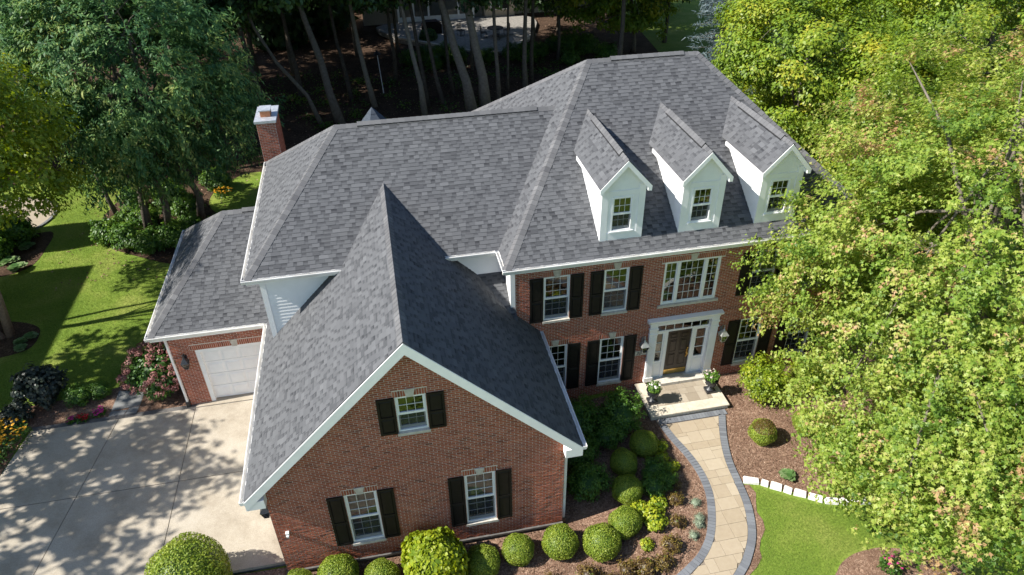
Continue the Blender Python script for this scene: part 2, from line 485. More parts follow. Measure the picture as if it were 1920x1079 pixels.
def clip_convex(poly, conv):
    """conv counter-clockwise"""
    n = len(conv)
    for i in range(n):
        (x0, y0), (x1, y1) = conv[i], conv[(i + 1) % n]
        ex, ey = x1 - x0, y1 - y0
        poly = clip_half(poly, -ey, ex, ey * x0 - ex * y0)
        if len(poly) < 3: return []
    return poly

def inside_convex(poly, conv, eps=1e-6):
    n = len(conv)
    for i in range(n):
        (x0, y0), (x1, y1) = conv[i], conv[(i + 1) % n]
        ex, ey = x1 - x0, y1 - y0
        for p in poly:
            if -ey * (p[0] - x0) + ex * (p[1] - y0) < -eps: return False
    return True

# ------------------------------------------------------------------ ground heights
def sstep(a, b, x):
    t = np.clip((np.asarray(x, dtype=float) - a) / (b - a), 0, 1)
    return t * t * (3 - 2 * t)
def gh(x, y):
    hl = -0.2 - 0.2 * (1 - sstep(0.0, 1.2, y)) * sstep(-3.4, -1.2, x)
    a = sstep(8, 12, x)
    return hl * (1 - a)

def sheet(name, outline, mat, lift, step=0.5, edge_drop=0.0):
    """ground sheet inside a polygon outline, following the ground heights"""
    xs = [p[0] for p in outline]; ys = [p[1] for p in outline]
    pts = [Vector((p[0], p[1])) for p in outline]
    nb = len(pts)
    def inside(x, y):
        c = False
        j = nb - 1
        for i in range(nb):
            xi, yi = outline[i]; xj, yj = outline[j]
            if (yi > y) != (yj > y) and x < (xj - xi) * (y - yi) / (yj - yi) + xi: c = not c
            j = i
        return c
    allp = list(pts)
    gx = np.arange(min(xs) + step / 2, max(xs), step); gy = np.arange(min(ys) + step / 2, max(ys), step)
    for x in gx:
        for y in gy:
            if inside(x, y): allp.append(Vector((x, y)))
    edges = [(i, (i + 1) % nb) for i in range(nb)]
    v, e, f, *_ = geometry.delaunay_2d_cdt(allp, edges, [], 1, 1e-5)
    V = [(p.x, p.y, float(gh(p.x, p.y)) + lift) for p in v]
    me = bpy.data.meshes.new(name)
    me.from_pydata(V, [], [tuple(t) for t in f])
    me.materials.append(MATS[mat]); me.update()
    me.polygons.foreach_set('use_smooth', np.ones(len(me.polygons), dtype=bool))
    o = link(name, me)
    o['kind'] = 'structure'
    return o

def smooth_outline(pts, n=5):
    """closed Catmull-Rom curve through the points"""
    out = []
    m = len(pts)
    for i in range(m):
        p0, p1, p2, p3 = [np.array(pts[(i + k) % m], float) for k in (-1, 0, 1, 2)]
        for j in range(n):
            t = j / n
            q = 0.5 * ((2 * p1) + (-p0 + p2) * t + (2 * p0 - 5 * p1 + 4 * p2 - p3) * t * t + (-p0 + 3 * p1 - 3 * p2 + p3) * t ** 3)
            out.append((float(q[0]), float(q[1])))
    return out

# ------------------------------------------------------------------ ground
g = 400.0
xs = np.unique(np.concatenate([np.linspace(-g, -30, 10), np.linspace(-30, 30, 61), np.arange(-4.0, 14.0, 0.2), np.linspace(30, g, 10)]))
ys = np.unique(np.concatenate([np.linspace(-g, -20, 10), np.linspace(-20, 60, 81), np.arange(-5.0, 5.5, 0.2), np.linspace(60, g, 10)]))
X, Y = np.meshgrid(xs, ys)
Z = gh(X, Y)
V = np.stack([X.ravel(), Y.ravel(), Z.ravel()], 1)
nx, ny = len(xs), len(ys)
ii = (np.arange(ny - 1)[:, None] * nx + np.arange(nx - 1)[None]).ravel()
ground = link('ground', np_mesh('ground', V, [np.stack([ii, ii + 1, ii + nx + 1, ii + nx], 1)], 'lawn', smooth=True))
ground['kind'] = 'structure'

# ================================================================== the house
HP = (8.0, 8.0, -0.2)
house = empty('brick_house', HP, 'red brick two-storey house with grey shingle roofs and three white dormers', 'house')
BR_L, BR_H, JT = 0.203, 0.0677, 0.016
ALL_BRICKS = []      # (centre, u, n, length, height, tone, wall)

def brick_wall(name, O, u, n, s0, s1, z0, z1, openings=(), outline=None, zref=-0.19, soldiers=(), show=True, label=None):
    """face plane through O with horizontal axis u and outward normal n; s along u"""
    O = Vector(O); u = Vector(u); n = Vector(n)
    up = Vector((0, 0, 1))
    P = lambda s, z, d=0.0: O + u * s + up * (z - O.z) + n * d
    blk = list(openings) + list(soldiers)
    # mortar backing, cut round the openings
    mb = MB()
    S = sorted(set([s0, s1] + [v for o in openings for v in o[:2] if s0 < v < s1]))
    Zs = sorted(set([z0, z1] + [v for o in openings for v in o[2:4] if z0 < v < z1]))
    for a, b in zip(S, S[1:]):
        for c, d in zip(Zs, Zs[1:]):
            ms, mz = (a + b) / 2, (c + d) / 2
            if any(o[0] < ms < o[1] and o[2] < mz < o[3] for o in openings): continue
            pl = [(a, c), (b, c), (b, d), (a, d)]
            if outline: pl = clip_convex(pl, outline)
            if len(pl) > 2: mb.poly([P(s, z, -0.007) for s, z in pl])
    # reveals of the openings
    for o in openings:
        a, b, c, d = o[:4]
        q = [(a, c), (b, c), (b, d), (a, d)]
        for k in range(4):
            (sa, za), (sb, zb) = q[k], q[(k + 1) % 4]
            mb.poly([P(sa, za, -0.007), P(sb, zb, -0.007), P(sb, zb, -0.13), P(sa, za, -0.13)])
    wall = mb.build(name, 'mortar', house, HP)
    if label: wall['label'] = label
    pieces = []
    k = 0
    z = zref + math.floor((z0 - zref) / BR_H) * BR_H
    while z < z1:
        zc = z + BR_H / 2
        if z + BR_H * 0.4 >= z0:
            lo, hi = s0, s1
            if outline:
                pl = clip_convex([(s0 - 1, z), (s1 + 1, z), (s1 + 1, z + BR_H), (s0 - 1, z + BR_H)], outline)
                if len(pl) < 3: break
                zt = [p[0] for p in pl if abs(p[1] - z) < 1e-4] or [p[0] for p in pl]
                lo, hi = max(s0, min(zt)), min(s1, max(zt))
            iv = [(lo, hi)]
            for o in blk:
                if o[2] - 0.02 < zc < o[3] + 0.005:
                    nv = []
                    for a, b in iv:
                        if o[1] <= a or o[0] >= b: nv.append((a, b)); continue
                        if o[0] > a: nv.append((a, o[0]))
                        if o[1] < b: nv.append((o[1], b))
                    iv = nv
            row = int(round((z - zref) / BR_H))
            off = (row % 2) * BR_L / 2
            for a, b in iv:
                j = math.floor((a - off) / BR_L)
                s = off + j * BR_L
                while s < b:
                    x0 = max(s, a); x1 = min(s + BR_L, b)
                    if x1 - x0 > 0.03:
                        pieces.append(((x0 + x1) / 2, zc, (x1 - x0) - JT, BR_H - JT))
                    s += BR_L
        z += BR_H
    for (a, b, c, d) in soldiers:
        nb = max(1, round((b - a) / 0.0677)); w = (b - a) / nb
        for q in range(nb):
            pieces.append((a + (q + 0.5) * w, (c + d) / 2, w - JT, d - c - JT))
    for (s, zc, L, H) in pieces:
        cl = random.random()
        t = min(1, max(0, random.gauss(0.5, 0.17)))
        if cl < 0.025: t = random.uniform(0.12, 0.25)
        c = P(s, zc, random.uniform(-0.0015, 0.0015))
        ALL_BRICKS.append((c, u, n, L, H, t, wall, show))
    return wall

def flush_bricks(nbest=300):
    std = [i for i, q in enumerate(ALL_BRICKS) if q[7] and abs(q[3] - (BR_L - JT)) < 1e-4 and abs(q[4] - (BR_H - JT)) < 1e-4]
    std.sort(key=lambda i: (ALL_BRICKS[i][0] - CAM).length)
    best = set(std[:nbest])
    variants = []
    for k in range(9):
        b = MB()
        b.box(-0.5, 0.5, -0.5, 0.5, -0.5, 0.5, 0.22 + 0.07 * k)
        variants.append(b.mesh('brick', 'brick'))
    walls = {}
    for i, (c, u, n, L, H, t, wall, show) in enumerate(ALL_BRICKS):
        if i in best:
            me = variants[min(8, max(0, int(round((t - 0.22) / 0.07))))]
            o = link('brick', me, wall)
            cc = c - n * 0.02
            M = Matrix(((u.x * L, -n.x * 0.04, 0, cc.x - HP[0]), (u.y * L, -n.y * 0.04, 0, cc.y - HP[1]), (0, 0, H, cc.z - HP[2]), (0, 0, 0, 1)))
            o.matrix_local = M
        else:
            b = walls.setdefault(wall.name, (wall, MB()))[1]
            hu = u * (L / 2); hz = Vector((0, 0, H / 2)); bk = n * 0.022
            q = [p_ + n * random.uniform(-0.003, 0.003) for p_ in (c - hu - hz, c + hu - hz, c + hu + hz, c - hu + hz)]
            r = [p - bk for p in q]
            b.poly(q, t)
            for k in range(4):
                b.poly([q[k], r[k], r[(k + 1) % 4], q[(k + 1) % 4]], t)
    for nm, (wall, b) in walls.items():
        o = b.build('bricks', 'brick', wall, HP)
        o['kind'] = 'stuff'

# ------------------------------------------------------------------ roofs
ALL_TABS = []
EXPO = 0.142
TABW = (0.11, 0.145, 0.185, 0.23, 0.29)
def roof_plane(name, pts, parent=None, tabs=True, thick=0.10, deck_mat='cap_shingle'):
    """pts: convex, first edge is the eave, seen from above counter-clockwise"""
    p = [Vector(q) for q in pts]
    e = (p[1] - p[0]).normalized()
    n = (p[1] - p[0]).cross(p[2] - p[0]).normalized()
    if n.z < 0: n = -n
    s = n.cross(e).normalized()
    if s.z < 0: s = -s
    P = lambda a, b, d=0.0: p[0] + e * a + s * b + n * d
    conv = [((q - p[0]).dot(e), (q - p[0]).dot(s)) for q in p]
    area = sum(conv[i][0] * conv[(i + 1) % len(conv)][1] - conv[(i + 1) % len(conv)][0] * conv[i][1] for i in range(len(conv)))
    if area < 0: conv = conv[::-1]
    mb = MB()
    mb.prism([P(a, b, -0.002) for a, b in conv], -n * thick, 0.15)
    par = parent or house
    deck = mb.build(name, deck_mat, par, HP)
    if not tabs: return deck
    host = deck if parent is None else parent
    b0 = min(c[1] for c in conv); b1 = max(c[1] for c in conv)
    row = 0
    b = b0 - 0.02
    while b < b1:
        pl = clip_convex([(-99, b), (99, b), (99, b + EXPO), (-99, b + EXPO)], conv)
        if len(pl) > 2:
            a0 = min(q[0] for q in pl); a1 = max(q[0] for q in pl)
            a = a0 - random.uniform(0, 0.3)
            up = random.random() < 0.5
            while a < a1:
                w = random.choice(TABW[2:] if up else TABW[:3])
                t = min(1, max(0, random.gauss(0.56 if up else 0.47, 0.055)))
                if random.random() < 0.08: t *= 0.55
                rect = [(a, b), (a + w, b), (a + w, b + EXPO), (a, b + EXPO)]
                full = inside_convex(rect, conv)
                if full: ALL_TABS.append((rect, P(a, b), e, s, n, w, up, t, host, True))
                else:
                    q = clip_convex(rect, conv)
                    if len(q) > 2: ALL_TABS.append((q, P(a, b), e, s, n, w, up, t, host, False, P, b))
                a += w
                up = not up if random.random() < 0.85 else up
        b += EXPO
        row += 1
    return deck

def tab_h(up, frac):
    return ((0.017 if up else 0.0085) * (1 - frac) + 0.004 * frac)

def tab_top(b, T, t, up):
    """shingles carry a darker printed band across the upper part of the recessed tabs"""
    if up:
        b.poly(T, t); return
    p = [Vector(q) for q in T]
    m0 = p[0].lerp(p[3], 0.52); m1 = p[1].lerp(p[2], 0.52)
    b.poly([p[0], p[1], m1, m0], t)
    b.poly([m0, m1, p[2], p[3]], t - 0.22)

def flush_tabs(nbest=300):
    cand = [i for i, q in enumerate(ALL_TABS) if q[9] and q[4].dot(CAM - q[1]) > 0]
    cand.sort(key=lambda i: -(ALL_TABS[i][4].dot((CAM - ALL_TABS[i][1]).normalized()) / (CAM - ALL_TABS[i][1]).length_squared))
    best = set(cand[:nbest])
    var = {}
    hosts = {}
    for i, q in enumerate(ALL_TABS):
        rect, o0, e, s, n, w, up, t, host, full = q[:10]
        if i in best:
            key = (w, up, int(t * 6))
            if key not in var:
                b = MB()
                h0, h1 = tab_h(up, 0), tab_h(up, 1)
                T = [(0.001, 0, h0), (w - 0.001, 0, h0), (w - 0.001, EXPO, h1), (0.001, EXPO, h1)]
                tt = (key[2] + 0.5) / 6
                tab_top(b, T, tt, up)
                for k in range(4):
                    a_, b_ = T[k], T[(k + 1) % 4]
                    b.poly([a_, (a_[0], a_[1], -0.002), (b_[0], b_[1], -0.002), b_], tt)
                var[key] = b.mesh('shingle', 'shingle')
            o = link('shingle', var[key], host)
            o.matrix_local = Matrix(((e.x, s.x, n.x, o0.x - HP[0]), (e.y, s.y, n.y, o0.y - HP[1]), (e.z, s.z, n.z, o0.z - HP[2]), (0, 0, 0, 1)))
            continue
        b = hosts.setdefault(host.name, (host, MB()))[1]
        if full:
            h0, h1 = tab_h(up, 0), tab_h(up, 1)
            T = [o0 + e * 0.001 + n * h0, o0 + e * (w - 0.001) + n * h0, o0 + e * (w - 0.001) + s * EXPO + n * h1, o0 + e * 0.001 + s * EXPO + n * h1]
        else:
            P, b0 = q[10], q[11]
            T = [P(a, bb, tab_h(up, min(1, max(0, (bb - b0) / EXPO)))) for a, bb in rect]
        if full: tab_top(b, T, t, up)
        else: b.poly(T, t)
        m = len(T)
        for k in range(m if not full else 4):
            if full and k == 2: continue
            a_, b_ = T[k], T[(k + 1) % m]
            b.poly([a_, a_ - n * 0.02, b_ - n * 0.02, b_], t)
    for nm, (host, b) in hosts.items():
        o = b.build('shingles', 'shingle', host, HP)
        o['kind'] = 'stuff'

def caps(p0, p1, n1, n2, parent=None, wid=0.185, name='ridge_cap'):
    """overlapping cap shingles bent over a hip or ridge from p0 (low end) to p1"""
    p0 = Vector(p0); p1 = Vector(p1); n1 = Vector(n1).normalized(); n2 = Vector(n2).normalized()
    d = (p1 - p0); L = d.length; d.normalize()
    w1 = n1.cross(d).normalized(); w2 = n2.cross(d).normalized()
    if w1.dot(n2) > 0: w1 = -w1
    if w2.dot(n1) > 0: w2 = -w2
    up = (n1 + n2).normalized()
    mb = MB()
    k = 0; stp = 0.19
    while k * stp < L:
        a = p0 + d * (k * stp); b = p0 + d * min(L, k * stp + stp + 0.03)
        t = min(1, max(0, random.gauss(0.5, 0.2)))
        ha, hb = 0.034, 0.020
        c0 = a + up * ha; c1 = b + up * hb
        for w in (w1, w2):
            e0 = a + w * wid + up * (ha - 0.006); e1 = b + w * wid + up * (hb - 0.004)
            mb.poly([c0, c1, e1, e0] if w is w1 else [c1, c0, e0, e1], t)
            mb.poly([c0, e0, e0 - up * 0.03, c0 - up * 0.03], t * 0.8)
            mb.poly([e0, e1, e1 - up * 0.035, e0 - up * 0.035], t * 0.8)
        k += 1
    return mb.build(name, 'cap_shingle', parent or house, HP)

def ridge_vent(p0, p1, n1, n2, parent=None):
    p0 = Vector(p0); p1 = Vector(p1); n1 = Vector(n1).normalized(); n2 = Vector(n2).normalized()
    d = (p1 - p0).normalized()
    up = (n1 + n2).normalized()
    w1 = n1.cross(d).normalized(); w2 = n2.cross(d).normalized()
    if w1.dot(n2) > 0: w1 = -w1
    if w2.dot(n1) > 0: w2 = -w2
    mb = MB()
    for w in (w1, w2):
        a, b = p0, p1
        mb.prism([a + up * 0.015, a + w * 0.168 + up * 0.012, a + w * 0.162 + up * 0.048, a + up * 0.058], b - a, 0.3)
    o = mb.build('ridge_vent', 'black_vent', parent or house, HP)
    mb = MB()
    L = (p1 - p0).length; k = 0
    while k * 0.2 < L:
        a = p0 + d * (k * 0.2); b = p0 + d * min(L, k * 0.2 + 0.22)
        t = random.uniform(0.3, 0.8)
        for w in (w1, w2):
            A = a + up * 0.078; B = b + up * 0.068
            Aw = a + w * 0.16 + up * 0.072; Bw = b + w * 0.16 + up * 0.064
            mb.poly([A, B, Bw, Aw], t)
            mb.poly([Aw, Bw, Bw - up * 0.012, Aw - up * 0.012], t)
            mb.poly([A, Aw, Aw - up * 0.012, A - up * 0.015], t)
        k += 1
    mb.build('vent_cap', 'cap_shingle', parent if parent is not None else o, HP)

def gutter(p0, p1, out, parent=None, w=0.12, h=0.12, name='gutter'):
    """open trough along an eave; out = outward unit vector; tops at p"""
    p0 = Vector(p0); p1 = Vector(p1); out = Vector(out); z = Vector((0, 0, 1)); d = p1 - p0
    mb = MB()
    mb.prism([p0, p0 + out * 0.012, p0 + out * 0.012 - z * h, p0 - z * h], d)                       # back
    mb.prism([p0 + out * 0.0125 - z * (h - 0.012), p0 + out * (w - 0.03) - z * (h - 0.012), p0 + out * (w - 0.03) - z * h, p0 + out * 0.0125 - z * h], d)
    mb.prism([p0 + out * (w - 0.03) - z * (h - 0.001), p0 + out * w - z * 0.03, p0 + out * w, p0 + out * (w - 0.022), p0 + out * (w - 0.022) - z * 0.02, p0 + out * (w - 0.042) - z * (h - 0.013)], d)
    for q in (p0, p1 - d.normalized() * 0.01):
        mb.prism([q + out * 0.013 - z * 0.003, q + out * (w - 0.023) - z * 0.003, q + out * (w - 0.043) - z * (h - 0.014), q + out * 0.013 - z * (h - 0.014)], d.normalized() * 0.01)
    return mb.build(name, 'gutter_white', parent or house, HP)

def trim(boxes, name='trim', mat='white_paint', parent=None):
    mb = MB()
    for b in boxes: mb.box(*b)
    return mb.build(name, mat, parent or house, HP)

# ------------------------------------------------------------------ windows, all facing the street (-y)
_pane = MB(); _pane.poly([(-0.5, 0, -0.5), (0.5, 0, -0.5), (0.5, 0, 0.5), (-0.5, 0, 0.5)])
PANE = _pane.mesh('pane', 'window_glass')
def pane(x0, x1, z0, z1, y, parent):
    o = link('pane', PANE, parent)
    o.location = ((x0 + x1) / 2 - HP[0], y - HP[1], (z0 + z1) / 2 - HP[2])
    o.scale = (x1 - x0, 1, z1 - z0)
    o.rotation_euler = (random.uniform(-0.006, 0.006), 0, random.uniform(-0.006, 0.006))
    return o

def sash(mb, mu, par, x0, x1, z0, z1, y, cols, rows, rail=0.036, bot=0.04):
    mb.box(x0, x0 + rail, y - 0.018, y + 0.02, z0, z1); mb.box(x1 - rail, x1, y - 0.018, y + 0.02, z0, z1)
    mb.box(x0 + rail, x1 - rail, y - 0.016, y + 0.02, z0, z0 + bot); mb.box(x0 + rail, x1 - rail, y - 0.016, y + 0.02, z1 - rail, z1)
    a, b, c, d = x0 + rail, x1 - rail, z0 + bot, z1 - rail
    pw, ph = (b - a) / cols, (d - c) / rows
    for i in range(1, cols): mu.box(a + i * pw - 0.005, a + i * pw + 0.005, y - 0.009, y + 0.006, c, d)
    for i in range(1, rows): mu.box(a, b, y - 0.0075, y + 0.0055, c + i * ph - 0.005, c + i * ph + 0.005)
    for i in range(cols):
        for j in range(rows):
            pane(a + i * pw, a + (i + 1) * pw, c + j * ph, c + (j + 1) * ph, y + 0.008, par)

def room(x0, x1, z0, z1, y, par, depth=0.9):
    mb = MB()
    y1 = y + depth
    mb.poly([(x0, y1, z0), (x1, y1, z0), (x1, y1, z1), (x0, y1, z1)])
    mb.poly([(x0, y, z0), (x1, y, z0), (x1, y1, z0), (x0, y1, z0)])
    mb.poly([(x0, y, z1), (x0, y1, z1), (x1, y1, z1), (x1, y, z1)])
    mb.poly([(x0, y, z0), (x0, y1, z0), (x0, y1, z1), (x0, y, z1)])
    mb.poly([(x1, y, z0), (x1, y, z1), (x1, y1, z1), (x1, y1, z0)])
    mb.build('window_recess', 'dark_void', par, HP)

def window(x0, x1, z0, z1, y, rows, blind=0.0, sill=True, cols=3, host=None, frame=0.042):
    """double-hung window; y is the wall face"""
    fr = MB()
    f = frame
    fr.box(x0, x0 + f, y + 0.012, y + 0.12, z0, z1); fr.box(x1 - f, x1, y + 0.012, y + 0.12, z0, z1)
    fr.box(x0 + f, x1 - f, y + 0.014, y + 0.12, z0, z0 + f); fr.box(x0 + f, x1 - f, y + 0.014, y + 0.12, z1 - f, z1)
    mu = MB()
    if host is None:
        par = fr.build('window', 'white_paint', house, HP)
        tgt = MB()
    else:
        par = host; tgt = fr
    zm = (z0 + z1) / 2
    sash(tgt, mu, par, x0 + f, x1 - f, zm - 0.02, z1 - f, y + 0.058, cols, rows)
    sash(tgt, mu, par, x0 + f, x1 - f, z0 + f, zm + 0.02, y + 0.098, cols, rows, bot=0.085)
    tgt.box(x0 + f, x1 - f, y + 0.03, y + 0.075, zm - 0.035, zm + 0.035)
    sc = MB(); sc.poly([(x0 + f, y + 0.055, z0 + f), (x1 - f, y + 0.055, z0 + f), (x1 - f, y + 0.055, zm - 0.035), (x0 + f, y + 0.055, zm - 0.035)]); sc.build('insect_screen', 'insect_screen', par, HP)
    tgt.build('sash' if host is None else 'window_frame', 'white_paint', par, HP)
    mu.build('muntins', 'white_paint', par, HP)
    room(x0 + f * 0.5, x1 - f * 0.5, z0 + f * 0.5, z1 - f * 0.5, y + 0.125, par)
    if blind > 0:
        b = MB()
        zb = z1 - f - (z1 - z0 - 2 * f) * blind
        z = z1 - f
        while z > zb:
            b.poly([(x0 + f, y + 0.17, z - 0.045), (x1 - f, y + 0.17, z - 0.045), (x1 - f, y + 0.19, z), (x0 + f, y + 0.19, z)])
            z -= 0.042
        b.build('blind', 'blind_cloth', par, HP)
    if sill:
        s = MB()
        s.prism([(x0 - 0.04, y - 0.055, z0 - 0.11), (x0 - 0.04, y + 0.06, z0 - 0.11), (x0 - 0.04, y + 0.06, z0 - 0.002), (x0 - 0.04, y - 0.055, z0 - 0.02)], (x1 - x0 + 0.08, 0, 0))
        s.build('sill', 'limestone', par, HP)
    return par

def keystone(xc, z0, y, h=0.25):
    mb = MB()
    mb.prism([(xc - 0.085, y - 0.03, z0 - 0.012), (xc + 0.085, y - 0.03, z0 - 0.012), (xc + 0.14, y - 0.03, z0 + h), (xc - 0.14, y - 0.03, z0 + h)], (0, 0.06, 0))
    return mb.build('keystone', 'limestone', house, HP)

def shutter(x0, x1, z0, z1, y):
    mb = MB()
    f = 0.06; ya, yb = y - 0.045, y - 0.008
    mb.box(x0, x0 + f, ya, yb, z0, z1); mb.box(x1 - f, x1, ya, yb, z0, z1)
    zm = z0 + (z1 - z0) * 0.47
    for a, b in ((z0, z0 + f * 1.3), (zm - f * 0.6, zm + f * 0.6), (z1 - f * 1.2, z1)):
        mb.box(x0 + f, x1 - f, ya + 0.002, yb, a, b)
    o = mb.build('shutter', 'shutter_paint', house, HP)
    for a, b in ((z0 + f * 1.3, zm - f * 0.6), (zm + f * 0.6, z1 - f * 1.2)):
        p = MB()
        X0, X1 = x0 + f, x1 - f
        p.box(X0, X1, ya + 0.026, yb, a, b)
        i = 0.035
        q0 = [(X0 + 0.008, ya + 0.026, a + 0.008), (X1 - 0.008, ya + 0.026, a + 0.008), (X1 - 0.008, ya + 0.026, b - 0.008), (X0 + 0.008, ya + 0.026, b - 0.008)]
        q1 = [(X0 + i, ya + 0.008, a + i), (X1 - i, ya + 0.008, a + i), (X1 - i, ya + 0.008, b - i), (X0 + i, ya + 0.008, b - i)]
        p.poly(q1)
        for k in range(4): p.poly([q0[k], q0[(k + 1) % 4], q1[(k + 1) % 4], q1[k]])
        p.build('shutter_panel', 'shutter_paint', o, HP)
    return o

def side_piece(f, src):
    b = MB(); b.poly([src.v[i] for i in f])
    return b.build('side_wall', 'brick_wall_plain', house, HP)

# ------------------------------------------------------------------ garage wing with the street gable
W = 8.26; XA = 4.13; ZE = 3.335; ZR = 7.88; OE = 0.44; OR = 0.268
gw = [(2.01, 2.89, 0.58, 2.63, 3, 0.55), (5.34, 6.22, 0.54, 2.62, 3, 0.55), (3.745, 4.52, 4.73, 5.94, 2, 0.0)]
op = [(a - 0.0, b + 0.0, c - 0.11, d) for a, b, c, d, r, bl in gw]
sol = [(a - 0.05, b + 0.05, d, d + 0.205) for a, b, c, d, r, bl in gw]
brick_wall('gable_wall', (0, 0, 0), (1, 0, 0), (0, -1, 0), 0.0, W, -0.19, 7.6, op,
           outline=[(0, -0.3), (W, -0.3), (W, 3.50), (XA, 7.63), (0, 3.50)], soldiers=sol, label='street gable wall of red brick in running bond')
for a, b, c, d, r, bl in gw:
    window(a, b, c, d, 0.0, r, blind=bl)
    keystone((a + b) / 2, d, 0.0)
    shutter(a - 0.47, a - 0.02, c - 0.02, d + 0.02, 0.0)
    shutter(b + 0.02, b + 0.47, c - 0.02, d + 0.02, 0.0)
trim([(-0.01, W + 0.01, -0.055, 0.02, -0.27, -0.192)], 'foundation_ledge', 'foundation')
trim([(0, W, 0.03, 0.3, -0.6, -0.19)], 'foundation_wall', 'foundation')
sw = MB()
sw.poly([(0, 7.8, -0.4), (0, 0, -0.4), (0, 0, 3.6), (0, 7.8, 3.6)])
sw.poly([(W, 0, -0.4), (W, 5.2, -0.4), (W, 5.2, 3.6), (W, 0, 3.6)])
[side_piece(f_, sw) for f_ in sw.f]
# big garage door on the driveway side of the wing
gd = MB(); gd.box(-0.06, -0.001, 1.6, 6.4, -0.15, 2.2)
gdo = gd.build('garage_door', 'white_paint', house, HP)
for i in range(4):
    for j in range(8):
        p = MB(); p.box(-0.075, -0.058, 1.68 + j * 0.59, 1.68 + j * 0.59 + 0.5, -0.06 + i * 0.56, -0.06 + i * 0.56 + 0.44); p.build('door_panel', 'white_paint', gdo, HP)

n_l = (-ZR + ZE, 0, XA + OE); n_r = (ZR - ZE, 0, XA + OE)
roof_plane('wing_roof', [(-OE, 8.3, ZE), (-OE, -OR, ZE), (XA, -OR, ZR), (XA, 8.3, ZR)])
roof_plane('wing_roof', [(W + OE, -OR, ZE), (W + OE, 6.2, ZE), (XA, 8.3, ZR), (XA, -OR, ZR)])
caps((XA, -OR - 0.01, ZR), (XA, 8.2, ZR), n_l, n_r)
for sgn in (-1, 1):
    X = lambda x: XA + sgn * x
    hw = XA + OE
    mb = MB()
    mb.prism([(X(hw), -OR - 0.03, ZE - 0.02), (X(0), -OR - 0.03, ZR - 0.02), (X(0), -OR - 0.03, ZR - 0.36), (X(hw - 0.02), -OR - 0.03, ZE - 0.33)], (0, 0.035, 0))
    mb.build('rake_board', 'white_paint', house, HP)
    mb = MB()
    mb.prism([(X(hw - 0.02), -OR + 0.006, ZE - 0.22), (X(0), -OR + 0.006, ZR - 0.24), (X(0), -OR + 0.006, ZR - 0.27), (X(hw - 0.02), -OR + 0.006, ZE - 0.25)], (0, OR + 0.03, 0))
    mb.build('rake_soffit', 'white_paint', house, HP)
    # boxed cornice return
    mb = MB()
    x0, x1 = sorted((X(hw - 0.005), X(XA - 0.06)))
    mb.box(x0, x1, -OR - 0.028, 0.25, ZE - 0.335, ZE - 0.03)
    mb.build('cornice_return', 'white_paint', house, HP)
trim([(-OE + 0.0, -OE + 0.03, 0.25, 7.5, ZE - 0.25, ZE - 0.005), (W + OE - 0.03, W + OE, 0.25, 5.0, ZE - 0.25, ZE - 0.005)], 'fascia', 'white_paint')
trim([(-OE + 0.03, 0.0, 0.25, 7.8, ZE - 0.245, ZE - 0.225), (W, W + OE - 0.03, 0.25, 5.0, ZE - 0.245, ZE - 0.225)], 'soffit', 'white_paint')
gutter((-OE, -OR - 0.02, ZE + 0.01), (-OE, 7.43, ZE + 0.01), (-1, 0, 0))
gutter((W + OE, -OR - 0.02, ZE + 0.01), (W + OE, 5.02, ZE + 0.01), (1, 0, 0))
mb = MB(); mb.box(W + 0.02, W + 0.1, 0.06, 0.13, -0.1, ZE - 0.25); mb.build('downspout', 'gutter_white', house, HP)
mb = MB(); mb.box(W + 0.0, W + 0.12, 0.03, 0.16, -0.42, -0.1); mb.build('downspout_boot', 'iron_black', house, HP)
# little sensor lamp low on the wall
mb = MB(); mb.box(0.27, 0.36, -0.10, -0.001, 1.46, 1.58); mb.box(0.285, 0.345, -0.13, -0.1, 1.44, 1.5); mb.build('sensor_lamp', 'white_paint', house, HP)

# ------------------------------------------------------------------ left garage bay
LX, LY0, LY1, LZR, LHX = -4.362, 7.547, 15.0, 5.9, -1.8
LYM = (LY0 + LY1) / 2
brick_wall('garage_bay_wall', (0, 7.85, 0), (1, 0, 0), (0, -1, 0), -3.91, -0.02, -0.19, 3.2, [(-3.16, -0.42, -0.2, 2.32)], soldiers=[(-3.30, -0.28, 2.32, 2.55)], show=False)
keystone(-1.79, 2.32, 7.85, 0.28)
sw = MB()
sw.poly([(-3.91, 14.7, -0.4), (-3.91, 7.85, -0.4), (-3.91, 7.85, 3.3), (-3.91, 14.7, 3.3)])
sw.poly([(0, 14.7, -0.4), (-3.91, 14.7, -0.4), (-3.91, 14.7, 3.3), (0, 14.7, 3.3)])
[side_piece(f_, sw) for f_ in sw.f]
gd = MB(); gd.box(-3.02, -0.52, 8.02, 8.08, -0.14, 2.2)
gdo = gd.build('garage_door', 'white_paint', house, HP); gdo['label'] = 'white panelled garage door of the single bay'
for i in range(4):
    for j in range(4):
        x0 = -2.96 + j * 0.61; z0 = -0.08 + i * 0.565
        p = MB()
        q0 = [(x0, 8.02, z0), (x0 + 0.55, 8.02, z0), (x0 + 0.55, 8.02, z0 + 0.47), (x0, 8.02, z0 + 0.47)]
        k_ = 0.05
        q1 = [(x0 + k_, 8.0, z0 + k_), (x0 + 0.55 - k_, 8.0, z0 + k_), (x0 + 0.55 - k_, 8.0, z0 + 0.47 - k_), (x0 + k_, 8.0, z0 + 0.47 - k_)]
        p.poly(q1)
        for k in range(4): p.poly([q0[k], q0[(k + 1) % 4], q1[(k + 1) % 4], q1[k]])
        p.build('door_panel', 'white_paint', gdo, HP)
for i in range(1, 4):
    p = MB(); p.box(-3.02, -0.52, 8.012, 8.022, -0.14 + i * 0.585, -0.13 + i * 0.585); p.build('door_seam', 'galvanised', gdo, HP)
